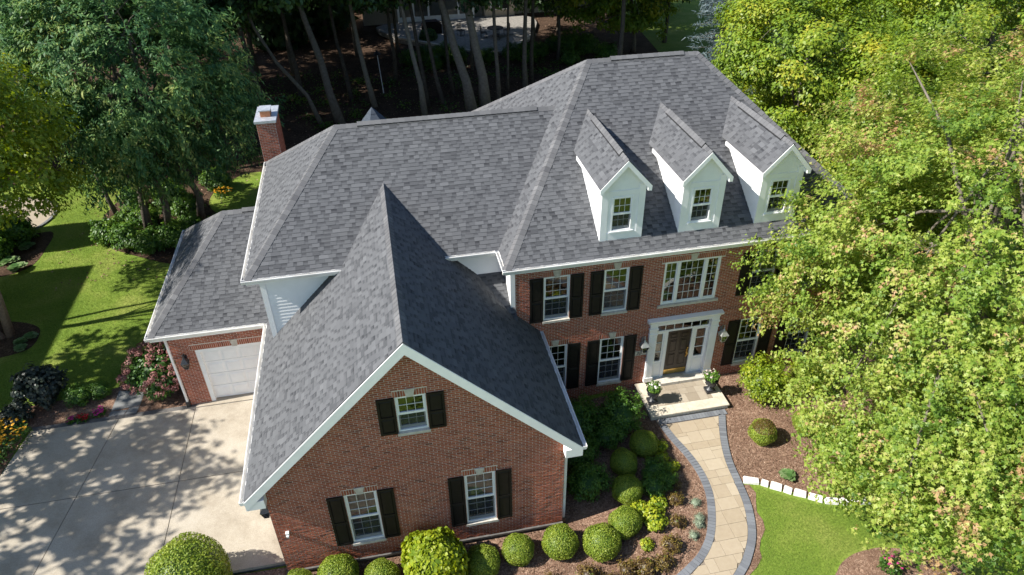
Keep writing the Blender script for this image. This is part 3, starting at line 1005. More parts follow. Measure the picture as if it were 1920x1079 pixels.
trim([(-3.159, -3.02, 7.87, 8.1, -0.18, 2.319), (-0.52, -0.421, 7.87, 8.1, -0.18, 2.319), (-3.02, -0.52, 7.872, 8.1, 2.2, 2.318)], 'door_jamb', 'white_paint')
nLf = Vector((0, -(LZR - ZE), LYM - LY0)); nLl = Vector((-(LZR - ZE), 0, LHX - LX)); nLb = Vector((0, (LZR - ZE), LYM - LY0))
roof_plane('bay_roof', [(LX, LY0, ZE), (0.3, LY0, ZE), (0.3, LYM, LZR), (LHX, LYM, LZR)])
roof_plane('bay_roof', [(LX, LY1, ZE), (LX, LY0, ZE), (LHX, LYM, LZR)])
roof_plane('bay_roof', [(0.3, LY1, ZE), (LX, LY1, ZE), (LHX, LYM, LZR), (0.3, LYM, LZR)], tabs=False)
caps((LX, LY0, ZE), (LHX, LYM, LZR), nLf, nLl)
caps((LX, LY1, ZE), (LHX, LYM, LZR), nLb, nLl)
caps((LHX, LYM, LZR), (0.0, LYM, LZR), nLf, nLb)
ridge_vent((LHX + 0.7, LYM, LZR), (-0.1, LYM, LZR), nLf, nLb)
gutter((LX - 0.11, LY0, ZE + 0.01), (-OE - 0.125, LY0, ZE + 0.01), (0, -1, 0))
gutter((LX, LY1, ZE + 0.01), (LX, LY0 + 0.001, ZE + 0.01), (-1, 0, 0))
trim([(LX, -OE - 0.01, LY0, LY0 + 0.03, ZE - 0.22, ZE - 0.004), (LX, LX + 0.03, LY0 + 0.03, LY1, ZE - 0.22, ZE - 0.004)], 'fascia', 'white_paint')
trim([(LX + 0.03, -OE, LY0 + 0.03, 7.85, ZE - 0.215, ZE - 0.195), (LX + 0.03, -3.91, 7.85, LY1, ZE - 0.215, ZE - 0.195)], 'soffit', 'white_paint')
mb = MB(); mb.box(-4.0, -3.93, 7.74, 7.83, 0.1, ZE - 0.2); mb.build('downspout', 'gutter_white', house, HP)
mb = MB(); mb.box(-4.03, -3.9, 7.71, 7.84, -0.2, 0.1); mb.build('downspout_boot', 'iron_black', house, HP)

# ------------------------------------------------------------------ upper middle block (siding)
MX, MY0, MY1, Z2, MZR, MHX = -0.382, 5.803, 14.513, 6.268, 9.228, 2.747
MYM = (MY0 + MY1) / 2
BX, BY0, BYR, BZR, BX1, BX2, BXE = 7.498, 4.6, 10.883, 10.548, 11.75, 15.92, 20.46
BY1 = 2 * BYR - BY0
nMf = Vector((0, -(MZR - Z2), MYM - MY0)); nMb = Vector((0, (MZR - Z2), MYM - MY0)); nMl = Vector((-(MZR - Z2), 0, MHX - MX))
nBf = Vector((0, -(BZR - Z2), BYR - BY0)); nBb = Vector((0, (BZR - Z2), BYR - BY0)); nBl = Vector((-(BZR - Z2), 0, BX1 - BX)); nBr = Vector(((BZR - Z2), 0, BXE - BX2))
MWX, MWY = -0.03, 6.15
wb = MB()
wb.poly([(MWX, MWY, 2.9), (7.9, MWY, 2.9), (7.9, MWY, Z2), (MWX, MWY, Z2)])
wb.poly([(MWX, 14.2, 2.9), (MWX, MWY, 2.9), (MWX, MWY, Z2), (MWX, 14.2, Z2)])
wb.poly([(7.9, 14.2, -0.3), (MWX, 14.2, -0.3), (MWX, 14.2, Z2), (7.9, 14.2, Z2)])
sidew = wb.build('siding_wall', 'siding_white', house, HP)
z = 3.3; EXB = 0.128
while z < Z2 - 0.2:
    b = MB()
    x0 = MWX + 0.13
    b.prism([(x0, MWY - 0.022, z), (x0, MWY - 0.006, z + EXB + 0.005), (x0, MWY - 0.001, z + EXB + 0.005), (x0, MWY - 0.001, z)], (7.86 - x0, 0, 0))
    b.build('siding_board', 'siding_white', sidew, HP)
    b = MB()
    b.prism([(MWX - 0.022, MWY + 0.13, z), (MWX - 0.006, MWY + 0.13, z + EXB + 0.005), (MWX - 0.001, MWY + 0.13, z + EXB + 0.005), (MWX - 0.001, MWY + 0.13, z)], (0, 7.9, 0))
    b.build('siding_board', 'siding_white', sidew, HP)
    z += EXB
trim([(MWX - 0.035, MWX + 0.13, MWY - 0.035, MWY + 0.13, 3.2, Z2 - 0.19)], 'corner_board', 'white_paint')
roof_plane('middle_roof', [(MX, MY0, Z2), (BX, MY0, Z2), (10.6, MYM, MZR), (MHX, MYM, MZR)])
roof_plane('middle_roof', [(MX, MY1, Z2), (MX, MY0, Z2), (MHX, MYM, MZR)])
roof_plane('middle_roof', [(BX, MY1, Z2), (MX, MY1, Z2), (MHX, MYM, MZR), (10.6, MYM, MZR)], tabs=False)
caps((MX, MY0, Z2), (MHX, MYM, MZR), nMf, nMl)
caps((MX, MY1, Z2), (MHX, MYM, MZR), nMb, nMl)
caps((MHX, MYM, MZR), (10.5, MYM, MZR), nMf, nMb)
ridge_vent((MHX + 0.75, MYM, MZR), (9.75, MYM, MZR), nMf, nMb)
gutter((MX - 0.11, MY0, Z2 + 0.01), (BX - 0.12, MY0, Z2 + 0.01), (0, -1, 0))
gutter((MX, MY1, Z2 + 0.01), (MX, MY0 + 0.001, Z2 + 0.01), (-1, 0, 0))
trim([(MX, BX, MY0, MY0 + 0.03, Z2 - 0.2, Z2 - 0.004), (MX, MX + 0.03, MY0 + 0.03, MY1, Z2 - 0.2, Z2 - 0.004)], 'fascia', 'white_paint')
trim([(MX + 0.03, 7.88, MY0 + 0.03, MWY, Z2 - 0.195, Z2 - 0.175), (MX + 0.03, MWX, MWY, MY1, Z2 - 0.195, Z2 - 0.175)], 'soffit', 'white_paint')
# small connecting roof in the notch
roof_plane('notch_roof', [(6.2, 4.55, 4.13), (7.88, 4.55, 4.13), (7.88, 6.15, 5.23), (5.8, 6.15, 5.23)], thick=0.05)

# ------------------------------------------------------------------ main block
BW0, BW1, BWY = 7.88, 20.1, 5.06
XC = 13.99
ups = [(8.83, 9.71, 3.75, 5.49, 0.0), (10.88, 11.74, 3.75, 5.49, 0.0), (2 * XC - 11.74, 2 * XC - 10.88, 3.75, 5.49, 0.6), (2 * XC - 9.71, 2 * XC - 8.83, 3.75, 5.49, 0.5)]
dns = [(8.83, 9.71, 0.52, 2.58, 0.0), (10.90, 11.77, 0.52, 2.58, 0.0), (2 * XC - 11.77, 2 * XC - 10.90, 0.52, 2.58, 0.0), (2 * XC - 9.71, 2 * XC - 8.83, 0.52, 2.58, 0.3)]
PW = (12.99, 14.99, 3.75, 5.48)
DS = (12.95, 15.03, 0.26, 2.86)
op = [(a, b, c - 0.11, d) for a, b, c, d, _ in ups + dns] + [(PW[0], PW[1], PW[2] - 0.11, PW[3]), DS]
sol = [(a - 0.03, b + 0.03, d, d + 0.21) for a, b, c, d, _ in ups + dns] + [(PW[0] - 0.12, PW[1] + 0.12, PW[3], PW[3] + 0.21)]
brick_wall('front_wall', (0, BWY, 0), (1, 0, 0), (0, -1, 0), BW0, BW1, -0.1, 6.06, op, soldiers=sol, label='front facade wall of red brick in running bond')
for a, b, c, d, bl in ups + dns:
    window(a, b, c, d, BWY, 3, blind=bl)
    keystone((a + b) / 2, d, BWY)
    shutter(a - 0.47, a - 0.02, c - 0.03, d + 0.01, BWY)
    shutter(b + 0.02, b + 0.47, c - 0.03, d + 0.01, BWY)
# triple window over the door
fr = MB()
x0, x1, z0, z1 = PW
f = 0.055
for a, b in ((x0, x0 + f), (x0 + 0.46, x0 + 0.56), (x1 - 0.56, x1 - 0.46), (x1 - f, x1)): fr.box(a, b, BWY + 0.012, BWY + 0.12, z0, z1)
for a, b in ((x0 + f, x0 + 0.46), (x0 + 0.56, x1 - 0.56), (x1 - 0.46, x1 - f)):
    fr.box(a, b, BWY + 0.014, BWY + 0.12, z0, z0 + f); fr.box(a, b, BWY + 0.014, BWY + 0.12, z1 - f, z1)
pw = fr.build('triple_window', 'white_paint', house, HP)
sb = MB(); mu = MB()
sash(sb, mu, pw, x0 + f, x0 + 0.46, z0 + f, z1 - f, BWY + 0.06, 2, 5, rail=0.03, bot=0.03)
sash(sb, mu, pw, x0 + 0.56, x1 - 0.56, z0 + f, z1 - f, BWY + 0.06, 4, 5, rail=0.03, bot=0.03)
sash(sb, mu, pw, x1 - 0.46, x1 - f, z0 + f, z1 - f, BWY + 0.06, 2, 5, rail=0.03, bot=0.03)
sb.build('sash', 'white_paint', pw, HP); mu.build('muntins', 'white_paint', pw, HP)
room(x0 + 0.03, x1 - 0.03, z0 + 0.03, z1 - 0.03, BWY + 0.125, pw)
mb = MB(); mb.prism([(x0 - 0.12, BWY - 0.06, z0 - 0.11), (x0 - 0.12, BWY + 0.06, z0 - 0.11), (x0 - 0.12, BWY + 0.06, z0 - 0.002), (x0 - 0.12, BWY - 0.06, z0 - 0.02)], (x1 - x0 + 0.24, 0, 0)); mb.build('sill', 'limestone', pw, HP)
keystone(XC, PW[3], BWY)

# entrance
DX0, DX1, DZ0 = 13.47, 14.39, 0.36
dm = MB(); dm.box(DX0, DX1, BWY + 0.10, BWY + 0.145, DZ0, 2.42)
door = dm.build('front_door', 'door_paint', house, HP); door['label'] = 'dark brown six-panel front door with brass kick plate'
for (a, b, c, d) in [(0.11, 0.40, 0.42, 0.98), (0.52, 0.81, 0.42, 0.98), (0.11, 0.40, 1.08, 1.62), (0.52, 0.81, 1.08, 1.62), (0.11, 0.40, 1.72, 1.94), (0.52, 0.81, 1.72, 1.94)]:
    p = MB()
    A, B_, C_, D_ = DX0 + a, DX0 + b, DZ0 + c, DZ0 + d
    yo = BWY + 0.0995
    for (q, w, e, r) in ((A, B_, C_, C_ + 0.02), (A, B_, D_ - 0.02, D_), (A, A + 0.02, C_ + 0.02, D_ - 0.02), (B_ - 0.02, B_, C_ + 0.02, D_ - 0.02)):
        p.box(q, w, yo - 0.012, yo, e, r)
    k_ = 0.05
    p.box(A + k_, B_ - k_, yo - 0.014, yo, C_ + k_, D_ - k_)
    p.build('door_panel', 'door_paint', door, HP)
p = MB(); p.box(DX0 + 0.03, DX1 - 0.03, BWY + 0.088, BWY + 0.0985, DZ0 + 0.02, DZ0 + 0.24); p.build('kick_plate', 'brass', door, HP)
p = MB()
p.tube([(DX1 - 0.075, BWY + 0.04, DZ0 + 1.06), (DX1 - 0.075, BWY + 0.02, DZ0 + 0.98), (DX1 - 0.075, BWY + 0.03, DZ0 + 0.88), (DX1 - 0.075, BWY + 0.09, DZ0 + 0.8)], [0.016, 0.013, 0.013, 0.02], 8)
p.box(DX1 - 0.105, DX1 - 0.045, BWY + 0.085, BWY + 0.0985, DZ0 + 0.76, DZ0 + 1.12)
p.lathe((DX1 - 0.075, BWY + 0.07, DZ0 + 1.2), [(0.035, -0.03), (0.035, 0.03)], 10)
p.build('door_handle', 'brass', door, HP)
sur = MB()
yA = BWY
# inner framing: jambs, mullions, transom bar, panels under sidelights
sur.box(12.951, 13.0, yA + 0.02, yA + 0.16, 0.3, 2.85); sur.box(14.98, 15.029, yA + 0.02, yA + 0.16, 0.3, 2.85)
sur.box(13.34, DX0, yA + 0.04, yA + 0.18, 0.3, 2.47); sur.box(DX1, 14.52, yA + 0.04, yA + 0.18, 0.3, 2.47)
sur.box(13.0, 14.98, yA + 0.03, yA + 0.17, 2.47, 2.55); sur.box(13.0, 14.98, yA + 0.032, yA + 0.17, 2.82, 2.85)
for a, b in ((13.0, 13.34), (14.52, 14.98)):
    sur.box(a, b, yA + 0.07, yA + 0.16, 0.3, 1.1)
    sur.box(a, a + 0.06, yA + 0.062, yA + 0.16, 1.1, 2.47); sur.box(b - 0.06, b, yA + 0.062, yA + 0.16, 1.1, 2.47)
    sur.box(a + 0.06, b - 0.06, yA + 0.063, yA + 0.16, 2.38, 2.47)
    sur.box(a + 0.05, b - 0.05, yA + 0.058, yA + 0.07, 0.42, 1.0)
surround = sur.build('door_surround', 'white_paint', house, HP)
for a, b in ((13.06, 13.28), (14.58, 14.92)):
    for j in range(3):
        pane(a, b, 1.1 + j * 0.427, 1.1 + (j + 1) * 0.427, yA + 0.1, surround)
    p = MB()
    for j in (1, 2): p.box(a, b, yA + 0.085, yA + 0.11, 1.09 + j * 0.427, 1.11 + j * 0.427)
    p.build('muntins', 'white_paint', surround, HP)
    room(a, b, 1.1, 2.38, yA + 0.165, surround)
p = MB()
for j in range(6):
    a = 13.0 + j * 0.33
    pane(a, a + 0.33, 2.55, 2.82, yA + 0.05, surround)
    if j: p.box(a - 0.012, a + 0.012, yA + 0.035, yA + 0.06, 2.55, 2.82)
p.build('muntins', 'white_paint', surround, HP)
room(13.0, 14.98, 2.55, 2.82, yA + 0.075, surround)
for s in (-1, 1):
    xm = XC + s * 1.16
    p = MB()
    p.box(xm - 0.14, xm + 0.14, yA - 0.10, yA - 0.002, 0.5, 2.72)
    for k in range(5):
        p.box(xm - 0.10 + k * 0.045, xm - 0.08 + k * 0.045, yA - 0.112, yA - 0.1, 0.58, 2.45)
    p.box(xm - 0.165, xm + 0.165, yA - 0.125, yA - 0.003, 0.30, 0.5)
    p.box(xm - 0.16, xm + 0.16, yA - 0.12, yA - 0.003, 2.50, 2.56)
    p.box(xm - 0.165, xm + 0.165, yA - 0.125, yA - 0.003, 2.72, 2.80)
    p.build('pilaster', 'white_paint', house, HP)
p = MB()
p.box(XC - 1.30, XC + 1.30, yA - 0.06, yA - 0.002, 2.855, 2.98); p.box(XC - 1.30, XC - 1.02, yA - 0.105, yA - 0.061, 2.801, 2.98); p.box(XC + 1.02, XC + 1.30, yA - 0.105, yA - 0.061, 2.801, 2.98)
p.box(XC - 1.32, XC + 1.32, yA - 0.115, yA - 0.002, 2.98, 3.04)
p.prism([(XC - 1.40, yA - 0.002, 3.04), (XC - 1.40, yA - 0.12, 3.04), (XC - 1.40, yA - 0.19, 3.13), (XC - 1.40, yA - 0.19, 3.16), (XC - 1.40, yA - 0.002, 3.19)], (2.80, 0, 0))
p.build('entablature', 'white_paint', house, HP)
p = MB(); p.box(13.0, 14.98, yA - 0.06, yA + 0.2, 0.27, 0.34); p.build('threshold', 'galvanised', house, HP)
# house number plaque
p = MB(); p.box(12.24, 12.80, yA - 0.028, yA - 0.002, 1.60, 1.80)
plaque = p.build('number_plaque', 'limestone', house, HP)
cu = bpy.data.curves.new('house_number', 'FONT'); cu.body = '304'; cu.size = 0.19; cu.extrude = 0.004
cu.shear = 0.25
to = bpy.data.objects.new('tmp_text', cu); COL.objects.link(to)
bpy.context.view_layer.update()
me = bpy.data.meshes.new_from_object(to)
bpy.data.objects.remove(to)
me.materials.clear(); me.materials.append(MATS['iron_black'])
o = link('house_number', me, plaque, (12.28 - HP[0], yA - 0.034 - HP[1], 1.635 - HP[2]))
o.rotation_euler = (math.pi / 2, 0, 0)

roof_plane('main_roof', [(BX, BY0, Z2), (BXE, BY0, Z2), (BX2, BYR, BZR), (BX1, BYR, BZR)])
roof_plane('main_roof', [(BX, BY1, Z2), (BX, BY0, Z2), (BX1, BYR, BZR)])
roof_plane('main_roof', [(BXE, BY0, Z2), (BXE, BY1, Z2), (BX2, BYR, BZR)], tabs=False)
roof_plane('main_roof', [(BXE, BY1, Z2), (BX, BY1, Z2), (BX1, BYR, BZR), (BX2, BYR, BZR)], tabs=False)
caps((BX, BY0, Z2), (BX1, BYR, BZR), nBf, nBl)
caps((BX, BY1, Z2), (BX1, BYR, BZR), nBb, nBl)
caps((BXE, BY0, Z2), (BX2, BYR, BZR), nBf, nBr)
caps((BX1, BYR, BZR), (BX2, BYR, BZR), nBf, nBb)
ridge_vent((BX1 + 0.85, BYR, BZR), (BX2 - 0.55, BYR, BZR), nBf, nBb)
gutter((BX - 0.11, BY0, Z2 + 0.01), (BXE + 0.1, BY0, Z2 + 0.01), (0, -1, 0))
gutter((BX, MY0 - 0.12, Z2 + 0.01), (BX, BY0 + 0.001, Z2 + 0.01), (-1, 0, 0))
trim([(BX, BXE, BY0, BY0 + 0.03, Z2 - 0.2, Z2 - 0.004), (BX, BX + 0.03, BY0 + 0.03, MY0, Z2 - 0.2, Z2 - 0.004), (BXE - 0.03, BXE, BY0 + 0.03, BY1, Z2 - 0.2, Z2 - 0.004)], 'fascia', 'white_paint')
trim([(BX + 0.03, BXE - 0.03, BY0 + 0.03, BWY, Z2 - 0.195, Z2 - 0.175), (BX + 0.03, BW0, BWY, MY0 + 0.02, Z2 - 0.195, Z2 - 0.175), (BW1, BXE - 0.03, BWY, BY1, Z2 - 0.195, Z2 - 0.175)], 'soffit', 'white_paint')
trim([(BW0, BW1, BWY - 0.02, BWY + 0.02, 6.0, Z2 - 0.196)], 'frieze_board', 'white_paint')
trim([(BW0 - 0.16, BW0 - 0.005, BWY - 0.01, MWY - 0.03, 3.0, Z2 - 0.197)], 'corner_board', 'white_paint')
sw = MB()
sw.poly([(BW1, BWY, -0.3), (BW1, BY1 - 0.35, -0.3), (BW1, BY1 - 0.35, Z2 - 0.1), (BW1, BWY, Z2 - 0.1)])
sw.poly([(BW0, BY1 - 0.35, -0.3), (BW0, BWY + 0.01, -0.3), (BW0, BWY + 0.01, Z2 - 0.1), (BW0, BY1 - 0.35, Z2 - 0.1)])
sw.poly([(BW1, BY1 - 0.35, -0.3), (BW0, BY1 - 0.35, -0.3), (BW0, BY1 - 0.35, Z2 - 0.1), (BW1, BY1 - 0.35, Z2 - 0.1)])
[side_piece(f_, sw) for f_ in sw.f]
trim([(BW0, BW1, BWY + 0.02, BWY + 0.3, -0.5, -0.1)], 'foundation_wall', 'foundation')

# ------------------------------------------------------------------ dormers
for xc in (11.33, 13.98, 16.63):
    hw, yf, zb, ze, zr = 0.69, 5.10, 6.60, 8.50, 9.40
    wx0, wx1, wz0, wz1 = xc - 0.36, xc + 0.33, 6.92, 8.13
    fm = MB()
    # front wall round the window, flat gable above, cheeks
    fm.poly([(xc - hw, yf, zb), (wx0, yf, zb), (wx0, yf, ze), (xc - hw, yf, ze)])
    fm.poly([(wx1, yf, zb), (xc + hw, yf, zb), (xc + hw, yf, ze), (wx1, yf, ze)])
    fm.poly([(wx0, yf, zb), (wx1, yf, zb), (wx1, yf, wz0), (wx0, yf, wz0)])
    fm.poly([(wx0, yf, wz1), (wx1, yf, wz1), (wx1, yf, ze), (wx0, yf, ze)])
    fm.poly([(xc - hw, yf, ze), (xc + hw, yf, ze), (xc, yf, zr - 0.1)])
    for s in (-1, 1):
        fm.poly([(xc + s * hw, yf, zb - 0.05), (xc + s * hw, yf, ze + 0.05), (xc + s * hw, 8.0, ze + 0.05)])
    d = fm.build('dormer', 'siding_white', house, HP)
    cm = MB()
    for s in (-1, 1):
        x0, x1 = sorted((xc + s * (hw + 0.012), xc + s * (hw - 0.20)))
        cm.box(x0, x1, yf - 0.022, yf - 0.002, zb, ze + 0.02)
    cm.box(xc - hw + 0.2, xc + hw - 0.2, yf - 0.018, yf - 0.002, zb, wz0 - 0.05)
    cm.box(xc - hw + 0.2, xc + hw - 0.2, yf - 0.018, yf - 0.002, 8.2, 8.34)
    cm.build('corner_boards', 'white_paint', d, HP)
    # lap boards on the cheeks
    zz = zb
    while zz < ze:
        yb_ = 4.6 + (zz - Z2) / 0.6815
        if 7.9 - yf > 0.2:
            for s in (-1, 1):
                bm_ = MB()
                X = xc + s * hw
                y1_ = min(7.9, yb_ + 0.25)
                bm_.prism([(X + s * 0.001, yf + 0.001, zz), (X + s * 0.016, yf + 0.001, zz), (X + s * 0.005, yf + 0.001, zz + 0.125), (X + s * 0.001, yf + 0.001, zz + 0.125)], (0, y1_ - yf, 0))
                bm_.build('siding_board', 'siding_white', d, HP)
        zz += 0.12
    window(wx0, wx1, wz0, wz1, yf - 0.03, 2, sill=False, host=d, frame=0.045)
    cm = MB(); cm.box(wx0 - 0.05, wx1 + 0.05, yf - 0.05, yf + 0.02, wz0 - 0.045, wz0); cm.build('sill', 'white_paint', d, HP)
    eo = 0.83; yfr = 4.93
    nl = Vector((-(zr - ze), 0, eo)); nr = Vector(((zr - ze), 0, eo))
    yb_e = 4.6 + (ze - Z2) / 0.6815; yb_r = 4.6 + (zr - Z2) / 0.6815
    roof_plane('dormer_roof', [(xc - eo, yb_e + 0.05, ze), (xc - eo, yfr, ze), (xc, yfr, zr), (xc, yb_r + 0.05, zr)], parent=d, thick=0.05)
    roof_plane('dormer_roof', [(xc + eo, yfr, ze), (xc + eo, yb_e + 0.05, ze), (xc, yb_r + 0.05, zr), (xc, yfr, zr)], parent=d, thick=0.05)
    caps((xc, yfr - 0.005, zr), (xc, yb_r, zr), nl, nr, parent=d, wid=0.13)
    ridge_vent((xc, yfr + 0.55, zr), (xc, yb_r - 0.75, zr), nl, nr, parent=d)
    for s in (-1, 1):
        rm = MB()
        rm.prism([(xc + s * eo, yfr - 0.02, ze - 0.012), (xc, yfr - 0.02, zr - 0.012), (xc, yfr - 0.02, zr - 0.2), (xc + s * (eo - 0.02), yfr - 0.02, ze - 0.19)], (0, 0.03, 0))
        rm.prism([(xc + s * (eo - 0.02), yfr + 0.012, ze - 0.12), (xc, yfr + 0.012, zr - 0.13), (xc, yfr + 0.012, zr - 0.15), (xc + s * (eo - 0.02), yfr + 0.012, ze - 0.14)], (0, yf - yfr - 0.02, 0))
        x0, x1 = sorted((xc + s * (eo - 0.004), xc + s * (hw + 0.014)))
        rm.box(x0, x1, yfr - 0.018, yb_e - 0.3, ze - 0.17, ze - 0.045)
        rm.build('rake_trim', 'white_paint', d, HP)

# ------------------------------------------------------------------ chimney and the turret roof behind
CX0, CX1, CY0, CY1, CZ = -0.50, 0.22, 14.62, 16.2, 7.85
brick_wall('chimney', (0, CY0, 0), (1, 0, 0), (0, -1, 0), CX0, CX1, 0.0, CZ, show=False)
brick_wall('chimney_side', (CX1, 0, 0), (0, 1, 0), (1, 0, 0), CY0, CY1, 0.0, CZ, show=False)
sw = MB(); sw.box(CX0, CX1 - 0.012, CY0 + 0.012, CY1, -0.2, CZ - 0.003); sw.build('chimney_core', 'brick_wall_plain', house, HP)
sw = MB(); sw.box(CX0 - 0.06, CX1 + 0.06, CY0 - 0.06, CY1 + 0.06, CZ, CZ + 0.1)
cc = sw.build('chimney_cap', 'galvanised', house, HP)
sw = MB(); sw.box(-0.33, 0.05, 15.0, 15.5, CZ + 0.1, CZ + 0.34); sw.build('flue', 'terracotta', cc, HP)
sw = MB(); sw.box(-0.37, 0.09, 14.96, 15.54, CZ + 0.345, CZ + 0.385); sw.build('flue_lid', 'galvanised', cc, HP)
tm = MB()
tx, ty, tz = 4.0, 18.0, 6.9
for k in range(6):
    a0, a1 = math.pi / 3 * k + 0.2, math.pi / 3 * (k + 1) + 0.2
    R_, H_ = 2.1, 2.3
    for j in range(9):
        f0, f1 = j / 9, (j + 1) / 9
        lip = 0.02
        q = lambda a, f, l: (tx + (R_ * f + l) * math.cos(a), ty + (R_ * f + l) * math.sin(a), tz - H_ * f + 0.01)
        tm.poly([q(a0, f0, 0), q(a0, f1, lip), q(a1, f1, lip), q(a1, f0, 0)])
        tm.poly([q(a0, f1, lip), q(a0, f1, 0), q(a1, f1, 0), q(a1, f1, lip)])
tm.build('turret_roof', 'rear_turret_shingle', house, HP)
tm = MB(); tm.tube_profile((tx, ty, -0.2), [(1.85, 0), (1.85, 4.75)], 6, 0.5, 0.2); tm.box(2.4, 5.6, 14.25, 17.2, -0.2, 4.0); tm.build('turret_wall', 'siding_white', house, HP)

flush_bricks()
flush_tabs()

# ================================================================== paving and beds
L_EDGE = [(12.53, 3.3), (12.68, 2.39), (12.90, 1.52), (13.0, 0.72), (12.93, -0.07), (12.66, -0.85), (12.29, -1.55), (11.81, -2.07), (11.33, -2.37), (11.0, -2.54), (9.8, -3.1), (8.6, -3.8)]
R_EDGE = [(15.19, 3.3), (14.69, 2.12), (14.37, 1.05), (14.25, 0.08), (14.14, -0.75), (13.93, -1.45), (13.65, -2.03), (13.25, -2.56), (12.91, -2.9), (12.0, -3.6), (10.6, -4.4), (9.4, -5.0)]
def resample(pts, step):
    P = np.array(pts, float)
    # Catmull-Rom refinement, then even steps
    Q = []
    for i in range(len(P) - 1):
        p0 = P[max(i - 1, 0)]; p1 = P[i]; p2 = P[i + 1]; p3 = P[min(i + 2, len(P) - 1)]
        for t in np.linspace(0, 1, 12, endpoint=False):
            Q.append(0.5 * ((2 * p1) + (-p0 + p2) * t + (2 * p0 - 5 * p1 + 4 * p2 - p3) * t * t + (-p0 + 3 * p1 - 3 * p2 + p3) * t ** 3))
    Q.append(P[-1]); Q = np.array(Q)
    d = np.concatenate([[0], np.cumsum(np.linalg.norm(np.diff(Q, axis=0), axis=1))])
    s = np.arange(0, d[-1], step)
    return np.stack([np.interp(s, d, Q[:, 0]), np.interp(s, d, Q[:, 1])], 1)
LQ = resample(L_EDGE, 0.115); RQ = resample(R_EDGE, 0.115)

# planting beds
sheet('mulch_bed', [(-3.6, 0.25), (0.1, 0.25), (0.1, 0.4), (8.0, 0.4), (8.0, 5.2), (12.6, 5.2), (12.5, 3.4)] + [tuple(p + np.array([0.12, 0])) for p in LQ[::4]] + [(8.0, -4.6), (-3.6, -4.6)], 'mulch', 0.012, 0.4)
sheet('mulch_bed', [(15.1, 5.2), (15.1, 3.35)] + [tuple(p - np.array([0.12, 0])) for p in RQ[:30:4]] + [(14.3, 0.1), (14.8, -0.05), (15.3, -0.38), (15.9, -0.74), (16.4, -1.08), (17.6, -1.36), (19.5, -1.3), (24, 0.2), (24, 5.6)], 'mulch', 0.012, 0.5)
sheet('mulch_bed', smooth_outline([(15.2, -3.9), (15.5, -3.38), (15.93, -3.11), (16.5, -2.98), (17.4, -3.05), (18.8, -3.8), (18.6, -6), (15.4, -6)]), 'mulch', 0.012, 0.5)
sheet('mulch_bed', [(-9.5, 7.62), (-6.9, 7.7), (-3.9, 7.75), (-3.9, 12.2), (-4.5, 12.4), (-5.0, 10.9), (-6.0, 9.8), (-7.2, 9.35), (-8.5, 9.2), (-10.8, 9.0), (-12.8, 8.6), (-13.2, 4), (-9.85, 4.2), (-9.65, 6.0)], 'mulch', 0.012, 0.5)
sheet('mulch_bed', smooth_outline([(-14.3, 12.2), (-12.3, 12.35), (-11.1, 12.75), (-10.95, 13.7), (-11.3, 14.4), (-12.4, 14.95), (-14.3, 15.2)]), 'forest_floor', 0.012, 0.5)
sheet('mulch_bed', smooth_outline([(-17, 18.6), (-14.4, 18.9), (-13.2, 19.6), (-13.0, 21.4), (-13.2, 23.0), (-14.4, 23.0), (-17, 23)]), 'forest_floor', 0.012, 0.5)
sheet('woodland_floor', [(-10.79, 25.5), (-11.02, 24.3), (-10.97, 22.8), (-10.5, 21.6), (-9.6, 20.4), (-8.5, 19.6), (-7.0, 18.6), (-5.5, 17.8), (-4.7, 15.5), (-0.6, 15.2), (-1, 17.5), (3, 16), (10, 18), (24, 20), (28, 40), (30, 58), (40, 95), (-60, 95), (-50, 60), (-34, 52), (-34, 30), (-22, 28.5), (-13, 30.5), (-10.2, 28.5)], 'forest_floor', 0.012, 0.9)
sheet('lawn_patch', smooth_outline([(-5.6, 24.6), (-4.8, 23.0), (-3.2, 22.4), (-1.9, 23.6), (-1.4, 25.6), (-2.2, 27.6), (-3.8, 28.0), (-5.2, 26.6)]), 'lawn', 0.02, 0.5)
sheet('bare_soil_strip', [tuple(p - np.array([0.1, 0])) for p in RQ[30:62:3]] + [tuple(p + np.array([0.2 + 0.1 * math.sin(i * 1.7), -0.05])) for i, p in reversed(list(enumerate(RQ[30:62:3])))], 'mulch', 0.016, 0.3)

# driveway of cast slabs
dz = -0.15
mb = MB(); mb.box(-9.35, -0.03, 0.32, 7.85, -0.44, dz - 0.02); mb.box(-10.3, -3.8, -9, 0.32, -0.44, dz - 0.021)
drive = mb.build('driveway', 'foundation'); drive['kind'] = 'structure'
jx = [lambda y: -9.4 - (7.4 - y) * 0.14, lambda y: -6.42 - (7.4 - y) * 0.14, lambda y: -3.72, lambda y: -0.02]
rows = [(7.62, 4.15), (4.12, 0.30), (0.27, -3.6), (-3.63, -8.9)]
for ci in range(3):
    for ri, (c, d) in enumerate(rows):
        if ci == 2 and ri > 1: continue
        A, B_ = jx[ci], jx[ci + 1]
        pl = [(A(d) + 0.012, d), (B_(d) - 0.012, d), (B_(c) - 0.012, c), (A(c) + 0.012, c)]
        s = MB()
        s.prism([(x, y, dz - 0.1) for x, y in pl][::-1], (0, 0, 0.1))
        s.build('slab', 'concrete', drive, (0, 0, 0))
s = MB(); s.prism([(x, y, dz - 0.1) for x, y in [(-3.70, 7.66), (-0.04, 7.66), (-0.04, 8.02), (-3.7, 8.02)]][::-1], (0, 0, 0.104)); s.build('slab', 'concrete', drive)
